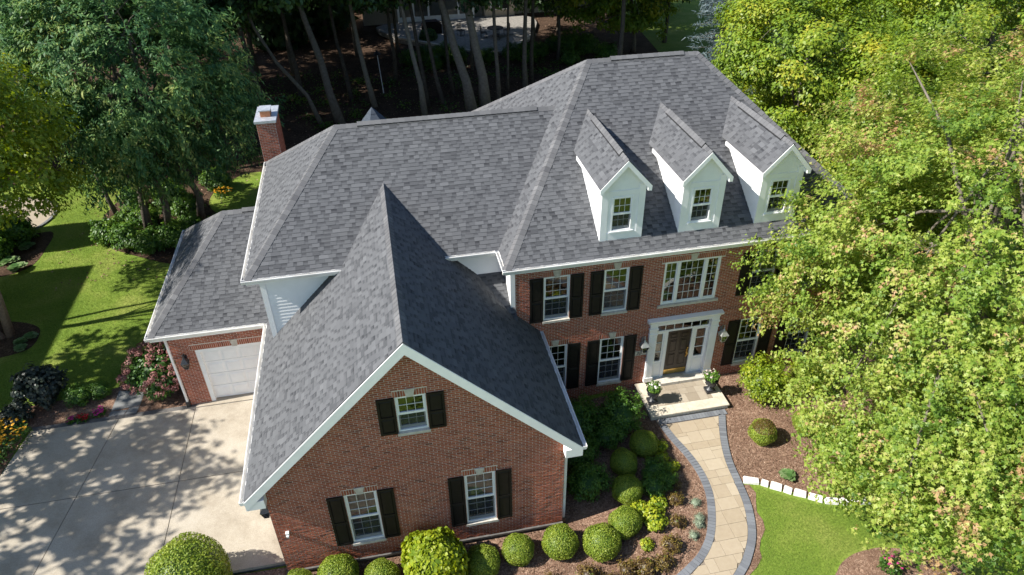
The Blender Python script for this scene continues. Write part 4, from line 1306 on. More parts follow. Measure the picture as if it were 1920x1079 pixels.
# stepping slab below the drive and flagstones beside the hydrangea
mb = MB(); mb.box(-0.95, -0.25, -0.75, 0.05, -0.46, -0.36)
mb.build('stepping_slab', 'concrete'); tag(bpy.data.objects['stepping_slab'], 'small concrete stepping slab at the foot of the driveway edge', 'paving slab')
for i, (pl) in enumerate([[(-6.82, 7.66), (-6.32, 7.68), (-6.2, 8.1), (-6.78, 8.12)], [(-6.28, 7.69), (-5.86, 7.7), (-5.8, 8.2), (-6.15, 8.2)], [(-6.78, 8.16), (-5.8, 8.25), (-5.78, 8.95), (-6.75, 9.25)]]):
    mb = MB(); mb.prism([(x, y, -0.235) for x, y in pl][::-1], (0, 0, 0.06), 0.3 + 0.2 * i)
    o = mb.build('flagstone', 'flagstone')
    tag(o, ['small square flagstone at the edge of the driveway beside mulch', 'narrow flagstone between driveway and pink hydrangea', 'large flagstone leading from driveway towards the lawn'][i], 'flagstone', 'flagstones beside the hydrangea')

# front walk
wx = lambda y, Q: float(np.interp(-y, -Q[:, 1], Q[:, 0]))
walk = sheet('front_walk', [tuple(p) for p in LQ[::2]] + [tuple(p) for p in RQ[::2]][::-1], 'paver_joint', 0.022, 0.4)
BW = 0.235
def border_piece(c, t, nrm, L, tone):
    mb = MB()
    c = Vector((c[0], c[1], float(gh(c[0], c[1])) + 0.03))
    t = Vector((t[0], t[1], 0)).normalized(); nn = Vector((nrm[0], nrm[1], 0)).normalized()
    mb.obox(c, t * (L / 2 - 0.004), nn * (BW / 2), Vector((0, 0, 0.025)), tone)
    mb.build('border_paver', 'border_paver', walk)
for Q, sg in ((LQ, 1), (RQ, -1)):
    for i in range(len(Q) - 2):
        t = Q[i + 1] - Q[i]; nrm = np.array([-t[1], t[0]]) * sg / np.linalg.norm(t)
        c = (Q[i] + Q[i + 1]) / 2 + nrm * BW / 2
        if c[1] < -3.2 or c[1] > 3.0: continue
        border_piece(c, t, nrm, np.linalg.norm(t), random.random())
x = 12.62
while x < 15.1:
    border_piece((x + 0.0575, 3.14), (1, 0), (0, 1), 0.115, random.random()); x += 0.115
Qi = {}
for Q, sg, nm in ((LQ, 1, 'l'), (RQ, -1, 'r')):
    out = []
    for i in range(len(Q) - 1):
        t = Q[i + 1] - Q[i]; nrm = np.array([-t[1], t[0]]) * sg / np.linalg.norm(t)
        out.append(Q[i] + nrm * (BW + 0.008))
    Qi[nm] = np.array(out)
y = 2.98; ri = 0
while y > -3.4:
    h = random.choice((0.30, 0.45, 0.5)); x = 10.2 - random.random() * 0.5
    while x < 15.2:
        w = random.choice((0.30, 0.45, 0.60, 0.60, 0.75))
        parts = [(x, x + w, y - h, y)]
        if h > 0.4 and w > 0.55 and random.random() < 0.25: parts = [(x, x + 0.3, y - h, y), (x + 0.3, x + w, y - h, y)]
        elif h > 0.4 and random.random() < 0.25: parts = [(x, x + w, y - 0.15, y), (x, x + w, y - h, y - 0.15)]
        for (a, b, c, d) in parts:
            ys_ = np.linspace(c + 0.004, d - 0.004, 4)
            lo = [max(a + 0.004, wx(v, Qi['l'])) for v in ys_]; hi = [min(b - 0.004, wx(v, Qi['r'])) for v in ys_]
            ok = [q for q in range(4) if hi[q] - lo[q] > 0.02]
            if len(ok) < 2: continue
            pl = [(lo[q], ys_[q]) for q in ok][::-1] + [(hi[q], ys_[q]) for q in ok]
            z = float(gh(sum(q[0] for q in pl) / len(pl), (c + d) / 2)) + 0.012
            mb = MB(); mb.prism([(px, py, z) for px, py in pl][::-1], (0, 0, 0.035 + random.uniform(0, 0.003)), min(1, max(0, random.gauss(0.55, 0.16))))
            o = mb.build('paver', 'paver', walk)
        x += w
    y -= h; ri += 1

# porch
PP = (13.85, 4.1, 0.0)
porch = empty('front_porch', PP, 'low stone porch of tan pavers in front of the dark front door', 'porch')
PX0, PX1, PY0, PY1, PZ = 12.35, 15.32, 3.28, 5.03, 0.22
mb = MB(); mb.box(PX0 + 0.03, PX1 - 0.03, PY0 + 0.03, PY1, -0.15, PZ - 0.07); mb.build('riser', 'limestone', porch, PP)
def rock(x0, x1, y0, y1, z0, z1, tone):
    mb = MB()
    e = 0.012
    mb.prism([(x0, y0 + e, z0), (x0, y0, z0 + e), (x0, y0, z1 - e), (x0, y0 + e, z1), (x0, y1, z1), (x0, y1, z0)], (x1 - x0, 0, 0), tone)
    return mb
xx = PX0
for w in (0.95, 0.5, 0.9, 0.62):
    rock(xx + 0.003, min(xx + w, PX1) - 0.003, PY0, PY0 + 0.44, PZ - 0.075, PZ + 0.005, random.uniform(0.7, 1.0)).build('cap_stone', 'cap_limestone', porch, PP); xx += w
for a, b in ((PX0, PX0 + 0.42), (PX1 - 0.42, PX1)):
    yy = PY0 + 0.446
    for h in (0.62, 0.68):
        rock(a, b, yy, min(PY1, yy + h) - 0.006, PZ - 0.075, PZ + 0.005, random.uniform(0.7, 1.0)).build('cap_stone', 'cap_limestone', porch, PP); yy += h
    
y = PY0 + 0.45
for h in (0.42, 0.3, 0.45):
    x = PX0 + 0.426
    while x < PX1 - 0.43:
        w = min(random.choice((0.3, 0.45, 0.6)), PX1 - 0.426 - x)
        if w < 0.08: break
        mb = MB(); mb.box(x + 0.003, x + w - 0.003, y + 0.003, y + h - 0.003, PZ - 0.072, PZ + random.uniform(-0.002, 0.002), random.uniform(0.1, 0.9)); mb.build('paver', 'porch_paver', porch, PP)
        x += w
    y += h
mb = MB()
for k in range(4): mb.box(12.97 + k * 0.51, 12.97 + k * 0.51 + 0.504, 4.70, 4.995, PZ + 0.003, PZ + 0.125, random.random())
mb.build('door_step', 'limestone', porch, PP)

# white limestone edging between bed and lawn
ST = [(14.3, 0.17), (14.82, -0.03), (15.06, -0.2), (15.40, -0.43), (15.66, -0.6), (16.02, -0.84), (16.42, -1.12), (16.85, -1.27), (17.35, -1.38), (17.85, -1.40)]
for i in range(len(ST) - 1):
    a = Vector((*ST[i], 0)); b = Vector((*ST[i + 1], 0)); t = (b - a).normalized(); nn = Vector((-t.y, t.x, 0))
    L = (b - a).length; c = (a + b) / 2
    mb = MB()
    q = []
    for sx, sy in ((-1, -1), (1, -1), (1, 1), (-1, 1)):
        q.append(c + t * sx * (L / 2 - 0.02 - random.uniform(0, 0.02)) + nn * sy * (0.12 + random.uniform(-0.02, 0.02)) + Vector((0, 0, -0.02)))
    top = [p + (c - p) * 0.08 + Vector((0, 0, 0.11 + random.uniform(-0.015, 0.015))) for p in q]
    mb.poly(q[::-1]); mb.poly(top)
    for k in range(4): mb.poly([q[k], q[(k + 1) % 4], top[(k + 1) % 4], top[k]])
    o = mb.build('edging_stone', 'edging_stone_white', None, (c.x, c.y, 0.0))
    tag(o, 'rough white limestone edging block between the mulch bed and front lawn', 'edging stone', 'limestone edging blocks')

# round garden patio on the lawn
mb = MB()
cx, cy, R_ = -16.2, 25.0, 2.4
mb.tube_profile((cx, cy, -0.25), [(R_, 0), (R_, 0.09)], 48, 0.5)
gp = mb.build('garden_patio', 'porch_paver'); gp['kind'] = 'structure'
for k in range(40):
    a = 2 * math.pi * k / 40
    mb = MB(); mb.obox((cx + (R_ + 0.08) * math.cos(a), cy + (R_ + 0.08) * math.sin(a), -0.18), Vector((-math.sin(a), math.cos(a), 0)) * 0.185, Vector((math.cos(a), math.sin(a), 0)) * 0.07, Vector((0, 0, 0.06)), 0.2)
    mb.build('edging_brick', 'flagstone', gp)

# ------------------------------------------------------------------ lanterns
def lantern(c, out, label, mat='pewter', s=1.0):
    """hung from a curved bracket; c = lantern middle, out = away from the wall"""
    c = Vector(c); out = Vector(out).normalized()
    root = empty('wall_lantern', tuple(c), label, 'lantern', 'wall lanterns')
    O = tuple(c)
    mb = MB()
    w = c - out * 0.2
    mb.obox(w + Vector((0, 0, 0.18 * s)) - out * 0.0, out * 0.012, Vector((-out.y, out.x, 0)) * 0.05, Vector((0, 0, 0.09 * s)))
    mb.tube([w + Vector((0, 0, 0.2 * s)), w + out * 0.05 + Vector((0, 0, 0.36 * s)), c - out * 0.02 + Vector((0, 0, 0.44 * s)), c + Vector((0, 0, 0.38 * s)), c + Vector((0, 0, 0.30 * s))], [0.014] * 5, 6)
    mb.build('bracket', mat, root, O)
    mb = MB()
    mb.tube_profile(O, [(0.02 * s, 0.33 * s), (0.05 * s, 0.27 * s), (0.06 * s, 0.24 * s)], 8, 0.5)
    mb.tube_profile(O, [(0.215 * s, 0.07 * s), (0.20 * s, 0.085 * s), (0.06 * s, 0.25 * s)], 4, 0.5, math.pi / 4)
    mb.build('roof', mat, root, O)
    mb = MB()
    for k in range(4):
        a = math.pi / 4 + k * math.pi / 2
        mb.tube([(c.x + 0.19 * s * math.cos(a), c.y + 0.19 * s * math.sin(a), c.z + 0.07 * s), (c.x + 0.10 * s * math.cos(a), c.y + 0.10 * s * math.sin(a), c.z - 0.22 * s)], [0.011, 0.011], 5)
    mb.tube_profile(O, [(0.11 * s, -0.24 * s), (0.11 * s, -0.215 * s)], 4, 0.5, math.pi / 4)
    mb.tube_profile(O, [(0.012, -0.21 * s), (0.012, -0.05 * s)], 6, 0.5)
    mb.build('frame', mat, root, O)
    for k in range(4):
        a0 = math.pi / 4 + k * math.pi / 2; a1 = a0 + math.pi / 2
        g_ = MB()
        P = lambda a, r, z: (c.x + r * s * math.cos(a), c.y + r * s * math.sin(a), c.z + z * s)
        g_.poly([P(a0, 0.097, -0.21), P(a1, 0.097, -0.21), P(a1, 0.183, 0.068), P(a0, 0.183, 0.068)])
        g_.build('pane', 'window_glass', root, O)
    return root
lantern((12.48, 4.83, 2.15), (0, -1, 0), 'pewter wall lantern above the number plaque left of the front door')
lantern((15.48, 4.83, 2.15), (0, -1, 0), 'pewter wall lantern between the front door and a shuttered window')
lantern((-0.23, 0.5, 1.95), (-1, 0, 0), 'dark lantern on the wing corner beside the driveway', 'iron_black', 0.9)
lantern((-3.53, 7.64, 1.95), (0, -1, 0), 'dark lantern on brick between the downspout and single garage door', 'iron_black', 0.9)

# ================================================================== vegetation
SHAPES = {
    'diamond': ([(0, -0.5, 0), (0.30, -0.05, 0.07), (0, 0.5, -0.08), (-0.30, -0.05, 0.07)], [(0, 1, 2, 3)]),
    'round': ([(0, -0.45, 0), (0.34, -0.2, 0.05), (0.34, 0.2, 0.03), (0, 0.5, -0.06), (-0.34, 0.2, 0.03), (-0.34, -0.2, 0.05)], [(0, 1, 2, 3), (0, 3, 4, 5)]),
    'lance': ([(0, -0.5, 0), (0.15, 0.0, 0.05), (0, 0.5, -0.12), (-0.15, 0.0, 0.05)], [(0, 1, 2, 3)]),
    'maple': ([(0, -0.42, 0), (0.50, 0.10, -0.07), (0.13, 0.10, 0.05), (0, 0.62, -0.12), (-0.13, 0.10, 0.05), (-0.50, 0.10, -0.07)],
              [(0, 1, 2), (0, 2, 3), (0, 3, 4), (0, 4, 5)]),
    'blade': ([(-0.05, 0, 0), (0.05, 0, 0), (0.0, 1.0, 0.25)], [(0, 1, 2)]),
    'needle': ([(-0.07, -0.5, 0), (0.07, -0.5, 0), (0.02, 0.5, -0.05), (-0.02, 0.5, -0.05)], [(0, 1, 2, 3)]),
}
def unit(a):
    return a / np.maximum(np.linalg.norm(a, axis=1, keepdims=True), 1e-9)
def rdir(rng, n):
    return unit(rng.normal(size=(n, 3)))

class Leaves:
    def __init__(s):
        s.V = []; s.P = {}; s.T = {}; s.n = 0
    def add(s, c, nrm, d, size, tone, shape):
        pts, faces = SHAPES[shape]
        c = np.asarray(c); N_ = len(c)
        nrm = unit(nrm); d = d - nrm * np.sum(d * nrm, axis=1, keepdims=True); d = unit(d)
        sd = np.cross(d, nrm)
        size = np.broadcast_to(np.asarray(size, float), (N_,))[:, None]
        k = len(pts)
        V = np.empty((N_, k, 3))
        for i, (x, y, z) in enumerate(pts):
            V[:, i] = c + (sd * x + d * y + nrm * z) * size
        base = s.n + np.arange(N_)[:, None] * k
        for f in faces:
            s.P.setdefault(len(f), []).append(base + np.array(f)[None])
            s.T.setdefault(len(f), []).append(np.broadcast_to(np.clip(tone, 0, 1), (N_,)).copy())
        s.V.append(V.reshape(-1, 3)); s.n += N_ * k
    def add_raw(s, V, F, tone):
        F = np.asarray(F) + s.n
        k = F.shape[1]
        s.P.setdefault(k, []).append(F); s.T.setdefault(k, []).append(np.full(len(F), tone))
        s.V.append(np.asarray(V, float)); s.n += len(V)
    def mesh(s, name, mat, origin=(0, 0, 0)):
        ks = sorted(s.P)
        return np_mesh(name, np.concatenate(s.V) - np.asarray(origin), [np.concatenate(s.P[k]) for k in ks], mat, np.concatenate([np.concatenate(s.T[k]) for k in ks]))

def crown(rng, blobs, ncl, rcl, per, size, shape, tone0=0.5, tvar=0.13, lvar=0.15, flat=0.6, shell=0.5, droop=0.25, hot=None, up=0.6, sprays=0):
    """leaf clumps spread through the crown's blobs; returns Leaves and clump centres"""
    L = Leaves()
    w = np.array([b[2] for b in blobs], float); w /= w.sum()
    cen = []
    which = rng.choice(len(blobs), ncl, p=w)
    for bi, (c, r, _) in enumerate(blobs):
        m = int((which == bi).sum())
        if not m: continue
        d = rdir(rng, m)
        f = shell + (1 - shell) * rng.random(m) ** 0.6
        ph = rng.random(3) * 6
        lump = 1 + 0.13 * np.sin(d[:, 0] * 5 + ph[0]) * np.cos(d[:, 1] * 6 + ph[1]) + 0.07 * np.sin(d[:, 2] * 9 + ph[2])
        cen.append(np.asarray(c) + d * np.asarray(r) * (f * lump)[:, None])
    cen = np.concatenate(cen)
    c0 = np.average(np.array([b[0] for b in blobs]), axis=0, weights=w)
    out = unit(cen - c0)
    K = len(cen)
    rc = rcl * rng.uniform(0.6, 1.35, K)
    cnt = np.maximum(8, (per * (rc / rcl) ** 2).astype(int))
    idx = np.repeat(np.arange(K), cnt)
    M = len(idx)
    d2 = rdir(rng, M)
    rr = rng.random(M) ** 0.45
    pos = cen[idx] + d2 * (rr * rc[idx])[:, None] * np.array([1, 1, flat])
    if sprays:
        tw = rdir(rng, K * sprays).reshape(K, sprays, 3) * 0.75 + out[:, None] * 0.75 + np.array([0, 0, 0.12])
        tw = tw / np.linalg.norm(tw, axis=2, keepdims=True)
        sp_ = rng.integers(0, sprays, M); s_ = rng.random(M) ** 0.8 * 1.5
        tdir = tw[idx, sp_]
        pos = cen[idx] + tdir * (s_ * rc[idx])[:, None] + rng.normal(size=(M, 3)) * 0.075 + np.stack([np.zeros(M), np.zeros(M), -0.16 * s_ ** 2 * rc[idx]], 1)
        d2 = unit(tdir * 0.7 + rng.normal(size=(M, 3)) * 0.6)
    nrm = unit(d2 * 0.55 + np.array([0, 0, up]) + out[idx] * 0.45 + rng.normal(size=(M, 3)) * 0.38)
    dd = unit(d2 + out[idx] * 0.5 + np.array([0, 0, -droop]) + rng.normal(size=(M, 3)) * 0.5)
    ct = tone0 + rng.normal(size=K) * tvar
    if hot is not None:
        ct = ct + hot(cen, rng)
    tone = ct[idx] + rng.normal(size=M) * lvar
    L.add(pos, nrm, dd, size * rng.uniform(0.7, 1.25, M), tone, shape)
    return L, cen

def limbs(mb, base, top, cen, r0, rng, n=14, tone=0.5, lean=None, split=0.35):
    """trunk from base to top with limbs to some of the clump centres"""
    base = Vector(base); top = Vector(top)
    k = 7
    pts = []; rad = []
    off = lean or [Vector((rng.normal() * 0.12, rng.normal() * 0.12, 0)) for _ in range(k)]
    for i in range(k):
        t = i / (k - 1)
        pts.append(base.lerp(top, t) + (off[i] if 0 < i < k - 1 else Vector((0, 0, 0))))
        rad.append(r0 * (1.25 if i == 0 else 1 - 0.75 * t))
    mb.tube(pts, rad, 9, tone)
    if len(cen) == 0: return
    pick = rng.choice(len(cen), min(n, len(cen)), replace=False)
    for j in pick:
        c = Vector(cen[j])
        t = split + (0.95 - split) * rng.random()
        i = min(k - 2, int(t * (k - 1))); p = pts[i].lerp(pts[i + 1], t * (k - 1) - i)
        m = p.lerp(c, 0.5) + Vector((0, 0, 0.25 * (c - p).length * 0.4))
        r = r0 * (1 - 0.75 * t) * 0.55
        mb.tube([p, p.lerp(m, 0.6), m, m.lerp(c, 0.6), c], [r, r * 0.8, r * 0.6, r * 0.38, r * 0.14], 6, tone)

def tree(name, base, label, blobs, mat, ncl, rcl, per, size, shape, r0, seed, cat='tree', group=None, bark='bark', top=None, extra=(), nl=14, btone=0.5, **kw):
    """blobs in world coordinates"""
    rng = np.random.default_rng(seed)
    root = empty(name, base, label, cat, group)
    L, cen = crown(rng, blobs, ncl, rcl, per, size, shape, **kw)
    mb = MB()
    zt = max(b[0][2] + b[1][2] * 0.6 for b in blobs)
    c0 = blobs[0][0]
    limbs(mb, base, top or (c0[0], c0[1], zt), cen, r0, rng, nl, btone)
    for (eb, et, er) in extra:
        limbs(mb, eb, et, cen, er, rng, 6, btone)
    tr = mb.build('trunk', bark, root, base, smooth=True)
    cr = link('crown', L.mesh('crown', mat, base), root)
    cr['kind'] = 'stuff'
    return root

def copy_thing(root, loc, rz=0.0, label=None, scale=1.0):
    r = root.copy(); COL.objects.link(r); r.location = loc; r.rotation_euler = (0, 0, rz)
    r.scale = (scale,) * 3
    if label: r['label'] = label
    for ch in list(root.children):
        c = ch.copy(); COL.objects.link(c); c.parent = r
        for gc in list(ch.children):
            d = gc.copy(); COL.objects.link(d); d.parent = c
    return r

# ------------------------------------------------------------------ the big maple on the right
def autumn(cen, rng):
    t = np.zeros(len(cen))
    for (p, r) in (((19.2, 5.6, 10.8), 1.7), ((21.5, 4.8, 12.0), 1.8), ((18.6, 3.2, 10.0), 1.2), ((22.0, 1.0, 11.0), 1.6), ((20.5, -1.2, 10.5), 1.0)):
        d = np.linalg.norm(cen - np.array(p), axis=1)
        t += 0.42 * np.exp(-(d / r) ** 2) * (rng.random(len(cen)) < 0.75)
    return t
tree('maple_tree', (20.4, 0.6, 0.0), 'big bright green maple overhanging the right of the facade and lawn',
     [((21.2, 1.2, 7.2), (5.3, 5.2, 5.4), 1.0), ((17.9, 3.0, 5.6), (2.4, 2.2, 2.6), 0.16), ((20.2, -2.6, 5.2), (3.4, 2.6, 3.4), 0.35), ((22.5, 6.0, 8.5), (3.6, 3.2, 4.2), 0.3), ((17.1, -0.2, 3.5), (1.9, 1.8, 1.8), 0.13), ((17.9, -3.9, 4.0), (2.3, 2.1, 2.0), 0.26), ((20.5, -4.5, 5.0), (2.6, 2.2, 2.6), 0.25), ((24, 1.5, 9.5), (3, 4, 4), 0.2), ((21.8, 3.2, 6.4), (3.2, 3.0, 3.4), 0.28), ((16.7, -2.3, 3.0), (1.5, 1.3, 1.2), 0.08)],
     'leaf_maple', 1750, 0.60, 138, 0.122, 'maple', 0.30, 5, nl=30, tone0=0.48, tvar=0.2, lvar=0.15, flat=0.55, shell=0.42, droop=0.6, up=0.6, sprays=6, hot=autumn, top=(20.6, 1.2, 12.0))

# ------------------------------------------------------------------ round-crowned maples behind, right
bm = [((24.5, 17.0, 0), 7.2, 4.2, 'round-crowned yellow-green maple just beyond the main roof hip', 21),
      ((27.8, 21.5, 0), 7.6, 4.6, 'taller yellow-green maple behind the round-crowned maple', 22),
      ((26.3, 12.0, 0), 6.4, 3.6, 'green maple filling the gap beside the house end wall', 23),
      ((31.0, 15.5, 0), 8.0, 4.8, 'wide leafy maple farther along the side boundary', 24),
      ((35.0, 27.0, 0), 7.5, 5.0, 'yellow-tinged maple in the far corner behind the other maples', 25),
      ((37.0, 19.5, 0), 7.2, 5.0, 'maple standing between the big bright maple and the far corner', 26),
      ((44.0, 28.5, 0), 7.5, 5.5, 'farthest maple beyond the side boundary', 27)]
for (b, zc, r, lab, sd) in bm:
    bl = [((b[0], b[1], zc), (r, r, r * 0.95), 1.0)]
    tree('maple_tree', b, lab, bl, 'leaf_yellow_maple', 165, 0.78, 250, 0.175, 'diamond', 0.24, sd, group='maples along the side boundary', nl=12, tone0=0.5, tvar=0.17, lvar=0.13, flat=0.7, shell=0.68)

# ------------------------------------------------------------------ dark ash group on the left
tree('ash_tree', (-8.1, 21.6, -0.2), 'large dark green multi-stemmed ash on the left lawn island',
     [((-6.9, 22.2, 8.2), (4.6, 4.4, 5.0), 1.0), ((-9.6, 22.6, 9.0), (2.9, 3.2, 3.8), 0.45), ((-4.2, 22.0, 6.6), (2.8, 2.8, 3.4), 0.4), ((-7.3, 20.2, 5.0), (2.7, 2.0, 2.2), 0.2)],
     'leaf_ash', 600, 0.72, 120, 0.25, 'lance', 0.20, 31, nl=22, tone0=0.45, tvar=0.17, lvar=0.16, flat=0.8, shell=0.45, droop=0.6, btone=0.35, sprays=8,
     extra=[((-7.15, 21.7, -0.2), (-6.3, 22.0, 9.5), 0.2), ((-5.7, 22.5, -0.2), (-5.6, 22.6, 9), 0.19), ((-10.0, 23.5, -0.2), (-11.0, 24.0, 7), 0.13)])
# river birch at the frame's left edge
tree('birch_tree', (-12.15, 13.9, -0.2), 'yellow-green river birch with peeling tan bark in a mulch ring',
     [((-11.2, 14.8, 9.4), (3.3, 3.0, 4.6), 1.0), ((-10.0, 16.4, 7.0), (2.1, 2.2, 2.8), 0.45), ((-12.6, 17.6, 7.6), (2.6, 2.4, 3.6), 0.4), ((-12.9, 10.9, 11.2), (2.4, 2.7, 2.4), 0.4)],
     'leaf_birch', 350, 0.75, 95, 0.19, 'diamond', 0.14, 41, bark='birch_bark', nl=14, tone0=0.5, tvar=0.14, lvar=0.15, shell=0.4, droop=0.7,
     extra=[((-12.4, 13.8, -0.2), (-13.6, 14.0, 9), 0.11), ((-12.2, 14.15, -0.2), (-12.0, 15.6, 10), 0.1)])

# ------------------------------------------------------------------ street-side trees whose shade dapples the drive
rng = np.random.default_rng(3)
for i, (b, zc, r, lab) in enumerate([((-13.4, 4.0, -0.2), 7.2, 2.9, 'honey locust shading the driveway beside the flower bed'), ((-15.6, 0.4, -0.2), 7.6, 3.2, 'honey locust shading the lower driveway'),
                                     ((-17.4, 6.6, -0.2), 8.6, 3.0, 'honey locust near the neighbouring house shading the garage bay'), ((-12.6, -3.8, -0.2), 6.8, 2.6, 'honey locust at the street end of the driveway'), ((-14.7, 10.6, -0.2), 7.4, 2.5, 'honey locust between the neighbouring house and the side lawn')]):
    tree('locust_tree', b, lab, [((b[0], b[1], zc), (r, r, r * 0.8), 1.0)], 'leaf_birch', 80, 0.6, 26, 0.36, 'diamond', 0.15, 60 + i, group='locust trees beside the drive', nl=10, shell=0.35)

# ------------------------------------------------------------------ woodland behind: trunks that can be told apart
wood_proto = []
for v in range(3):
    rg = np.random.default_rng(80 + v)
    L, cen = crown(rg, [((0, 0, 12.2), (4.6, 4.6, 4.4), 1.0), ((rg.normal(), rg.normal(), 9.2), (3.6, 3.6, 2.2), 0.35)], 150, 1.0, 62, 0.36, 'diamond', tone0=0.45, tvar=0.2, lvar=0.15, shell=0.35)
    wood_proto.append((L.mesh('crown', 'leaf_wood'), cen))
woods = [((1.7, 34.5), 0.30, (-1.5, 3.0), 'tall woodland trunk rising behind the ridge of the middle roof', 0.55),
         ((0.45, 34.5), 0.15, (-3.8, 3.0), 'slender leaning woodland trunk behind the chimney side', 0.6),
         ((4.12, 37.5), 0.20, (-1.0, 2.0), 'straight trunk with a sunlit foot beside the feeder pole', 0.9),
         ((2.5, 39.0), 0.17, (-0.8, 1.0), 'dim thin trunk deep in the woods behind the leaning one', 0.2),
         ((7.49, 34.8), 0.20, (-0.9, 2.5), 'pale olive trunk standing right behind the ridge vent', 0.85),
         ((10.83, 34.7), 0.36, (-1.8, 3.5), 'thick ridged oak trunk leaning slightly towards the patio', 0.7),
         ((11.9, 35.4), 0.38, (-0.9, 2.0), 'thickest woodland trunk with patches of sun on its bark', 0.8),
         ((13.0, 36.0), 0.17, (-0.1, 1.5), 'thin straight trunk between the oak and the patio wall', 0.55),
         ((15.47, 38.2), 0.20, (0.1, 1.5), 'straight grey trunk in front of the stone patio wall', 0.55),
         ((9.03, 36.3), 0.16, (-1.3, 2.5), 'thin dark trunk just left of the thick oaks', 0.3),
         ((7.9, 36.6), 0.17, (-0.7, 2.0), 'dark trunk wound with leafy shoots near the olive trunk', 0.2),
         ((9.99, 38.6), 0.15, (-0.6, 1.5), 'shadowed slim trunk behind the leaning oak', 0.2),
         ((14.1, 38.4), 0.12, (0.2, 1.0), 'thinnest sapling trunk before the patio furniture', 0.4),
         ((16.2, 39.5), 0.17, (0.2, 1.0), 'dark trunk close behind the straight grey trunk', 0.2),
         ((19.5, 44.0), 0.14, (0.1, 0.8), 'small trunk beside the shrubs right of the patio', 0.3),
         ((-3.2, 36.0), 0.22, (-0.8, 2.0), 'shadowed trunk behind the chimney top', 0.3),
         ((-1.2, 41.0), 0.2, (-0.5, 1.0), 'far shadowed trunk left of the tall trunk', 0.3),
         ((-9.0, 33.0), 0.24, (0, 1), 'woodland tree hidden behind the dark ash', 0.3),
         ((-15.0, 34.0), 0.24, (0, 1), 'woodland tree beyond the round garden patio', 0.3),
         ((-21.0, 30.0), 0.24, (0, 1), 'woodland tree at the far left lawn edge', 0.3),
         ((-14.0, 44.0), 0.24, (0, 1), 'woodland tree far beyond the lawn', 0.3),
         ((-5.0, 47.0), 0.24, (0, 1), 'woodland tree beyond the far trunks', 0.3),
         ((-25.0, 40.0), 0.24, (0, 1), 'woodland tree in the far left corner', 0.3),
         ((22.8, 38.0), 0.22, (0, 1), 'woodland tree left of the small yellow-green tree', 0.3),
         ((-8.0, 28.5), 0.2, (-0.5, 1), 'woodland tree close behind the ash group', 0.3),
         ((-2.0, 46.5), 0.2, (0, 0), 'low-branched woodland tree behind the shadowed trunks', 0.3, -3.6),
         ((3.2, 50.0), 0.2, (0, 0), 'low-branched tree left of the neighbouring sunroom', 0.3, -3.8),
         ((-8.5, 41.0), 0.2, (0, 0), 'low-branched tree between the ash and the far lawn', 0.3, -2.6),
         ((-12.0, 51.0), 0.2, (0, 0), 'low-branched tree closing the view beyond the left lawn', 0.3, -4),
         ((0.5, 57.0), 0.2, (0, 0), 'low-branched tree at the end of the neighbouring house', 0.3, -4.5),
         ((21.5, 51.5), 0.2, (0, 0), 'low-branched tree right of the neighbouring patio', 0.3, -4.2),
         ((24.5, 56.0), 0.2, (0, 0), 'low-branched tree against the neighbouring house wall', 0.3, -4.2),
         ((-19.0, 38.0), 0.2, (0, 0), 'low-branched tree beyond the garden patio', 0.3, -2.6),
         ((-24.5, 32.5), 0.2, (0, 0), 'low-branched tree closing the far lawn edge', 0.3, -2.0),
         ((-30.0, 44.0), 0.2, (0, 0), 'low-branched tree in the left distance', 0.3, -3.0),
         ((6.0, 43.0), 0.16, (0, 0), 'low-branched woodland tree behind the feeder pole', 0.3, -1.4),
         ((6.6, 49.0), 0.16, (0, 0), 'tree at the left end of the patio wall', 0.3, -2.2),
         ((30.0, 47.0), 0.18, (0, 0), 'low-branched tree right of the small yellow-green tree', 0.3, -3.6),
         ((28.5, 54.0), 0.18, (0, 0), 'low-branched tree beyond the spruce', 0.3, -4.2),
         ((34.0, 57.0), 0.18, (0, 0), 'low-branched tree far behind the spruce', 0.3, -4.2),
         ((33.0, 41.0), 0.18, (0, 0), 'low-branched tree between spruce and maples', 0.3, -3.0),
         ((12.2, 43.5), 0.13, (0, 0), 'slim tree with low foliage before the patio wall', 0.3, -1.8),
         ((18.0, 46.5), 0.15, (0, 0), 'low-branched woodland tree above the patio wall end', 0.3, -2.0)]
for i, ((x, y), r, ln, lab, bt, *dzc) in enumerate(woods):
    dzc = dzc[0] if dzc else 0.0
    base = (x, y, -0.2)
    root = empty('woodland_tree', base, lab, 'tree', 'woodland trees')
    mesh_c, cen = wood_proto[i % 3]
    rg = np.random.default_rng(200 + i)
    mb = MB()
    bend = [Vector((rg.normal() * r * 0.3, rg.normal() * 0.05, 0)) for _ in range(7)]
    if i == 1: bend = [Vector((0.35 * math.sin(q * 1.9), 0, 0)) for q in range(7)]
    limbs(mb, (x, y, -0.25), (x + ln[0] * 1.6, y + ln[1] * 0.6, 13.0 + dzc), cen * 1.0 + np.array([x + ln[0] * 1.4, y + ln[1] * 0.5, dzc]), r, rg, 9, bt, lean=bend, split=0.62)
    mb.build('trunk', 'bark', root, base, smooth=True)
    c = link('crown', mesh_c, root, (ln[0] * 1.4, ln[1] * 0.5, rg.uniform(-0.6, 0.8) + dzc))
    c.rotation_euler = (0, 0, rg.random() * 6.28)
    c['kind'] = 'stuff'
tree('crabapple_tree', (4.0, -7.6, -0.4), 'low spreading crabapple on the front lawn facing the gable', [((4.0, -7.6, 2.6), (2.6, 2.0, 1.7), 1.0)], 'leaf_shrub', 90, 0.5, 60, 0.16, 'diamond', 0.12, 95, nl=10)
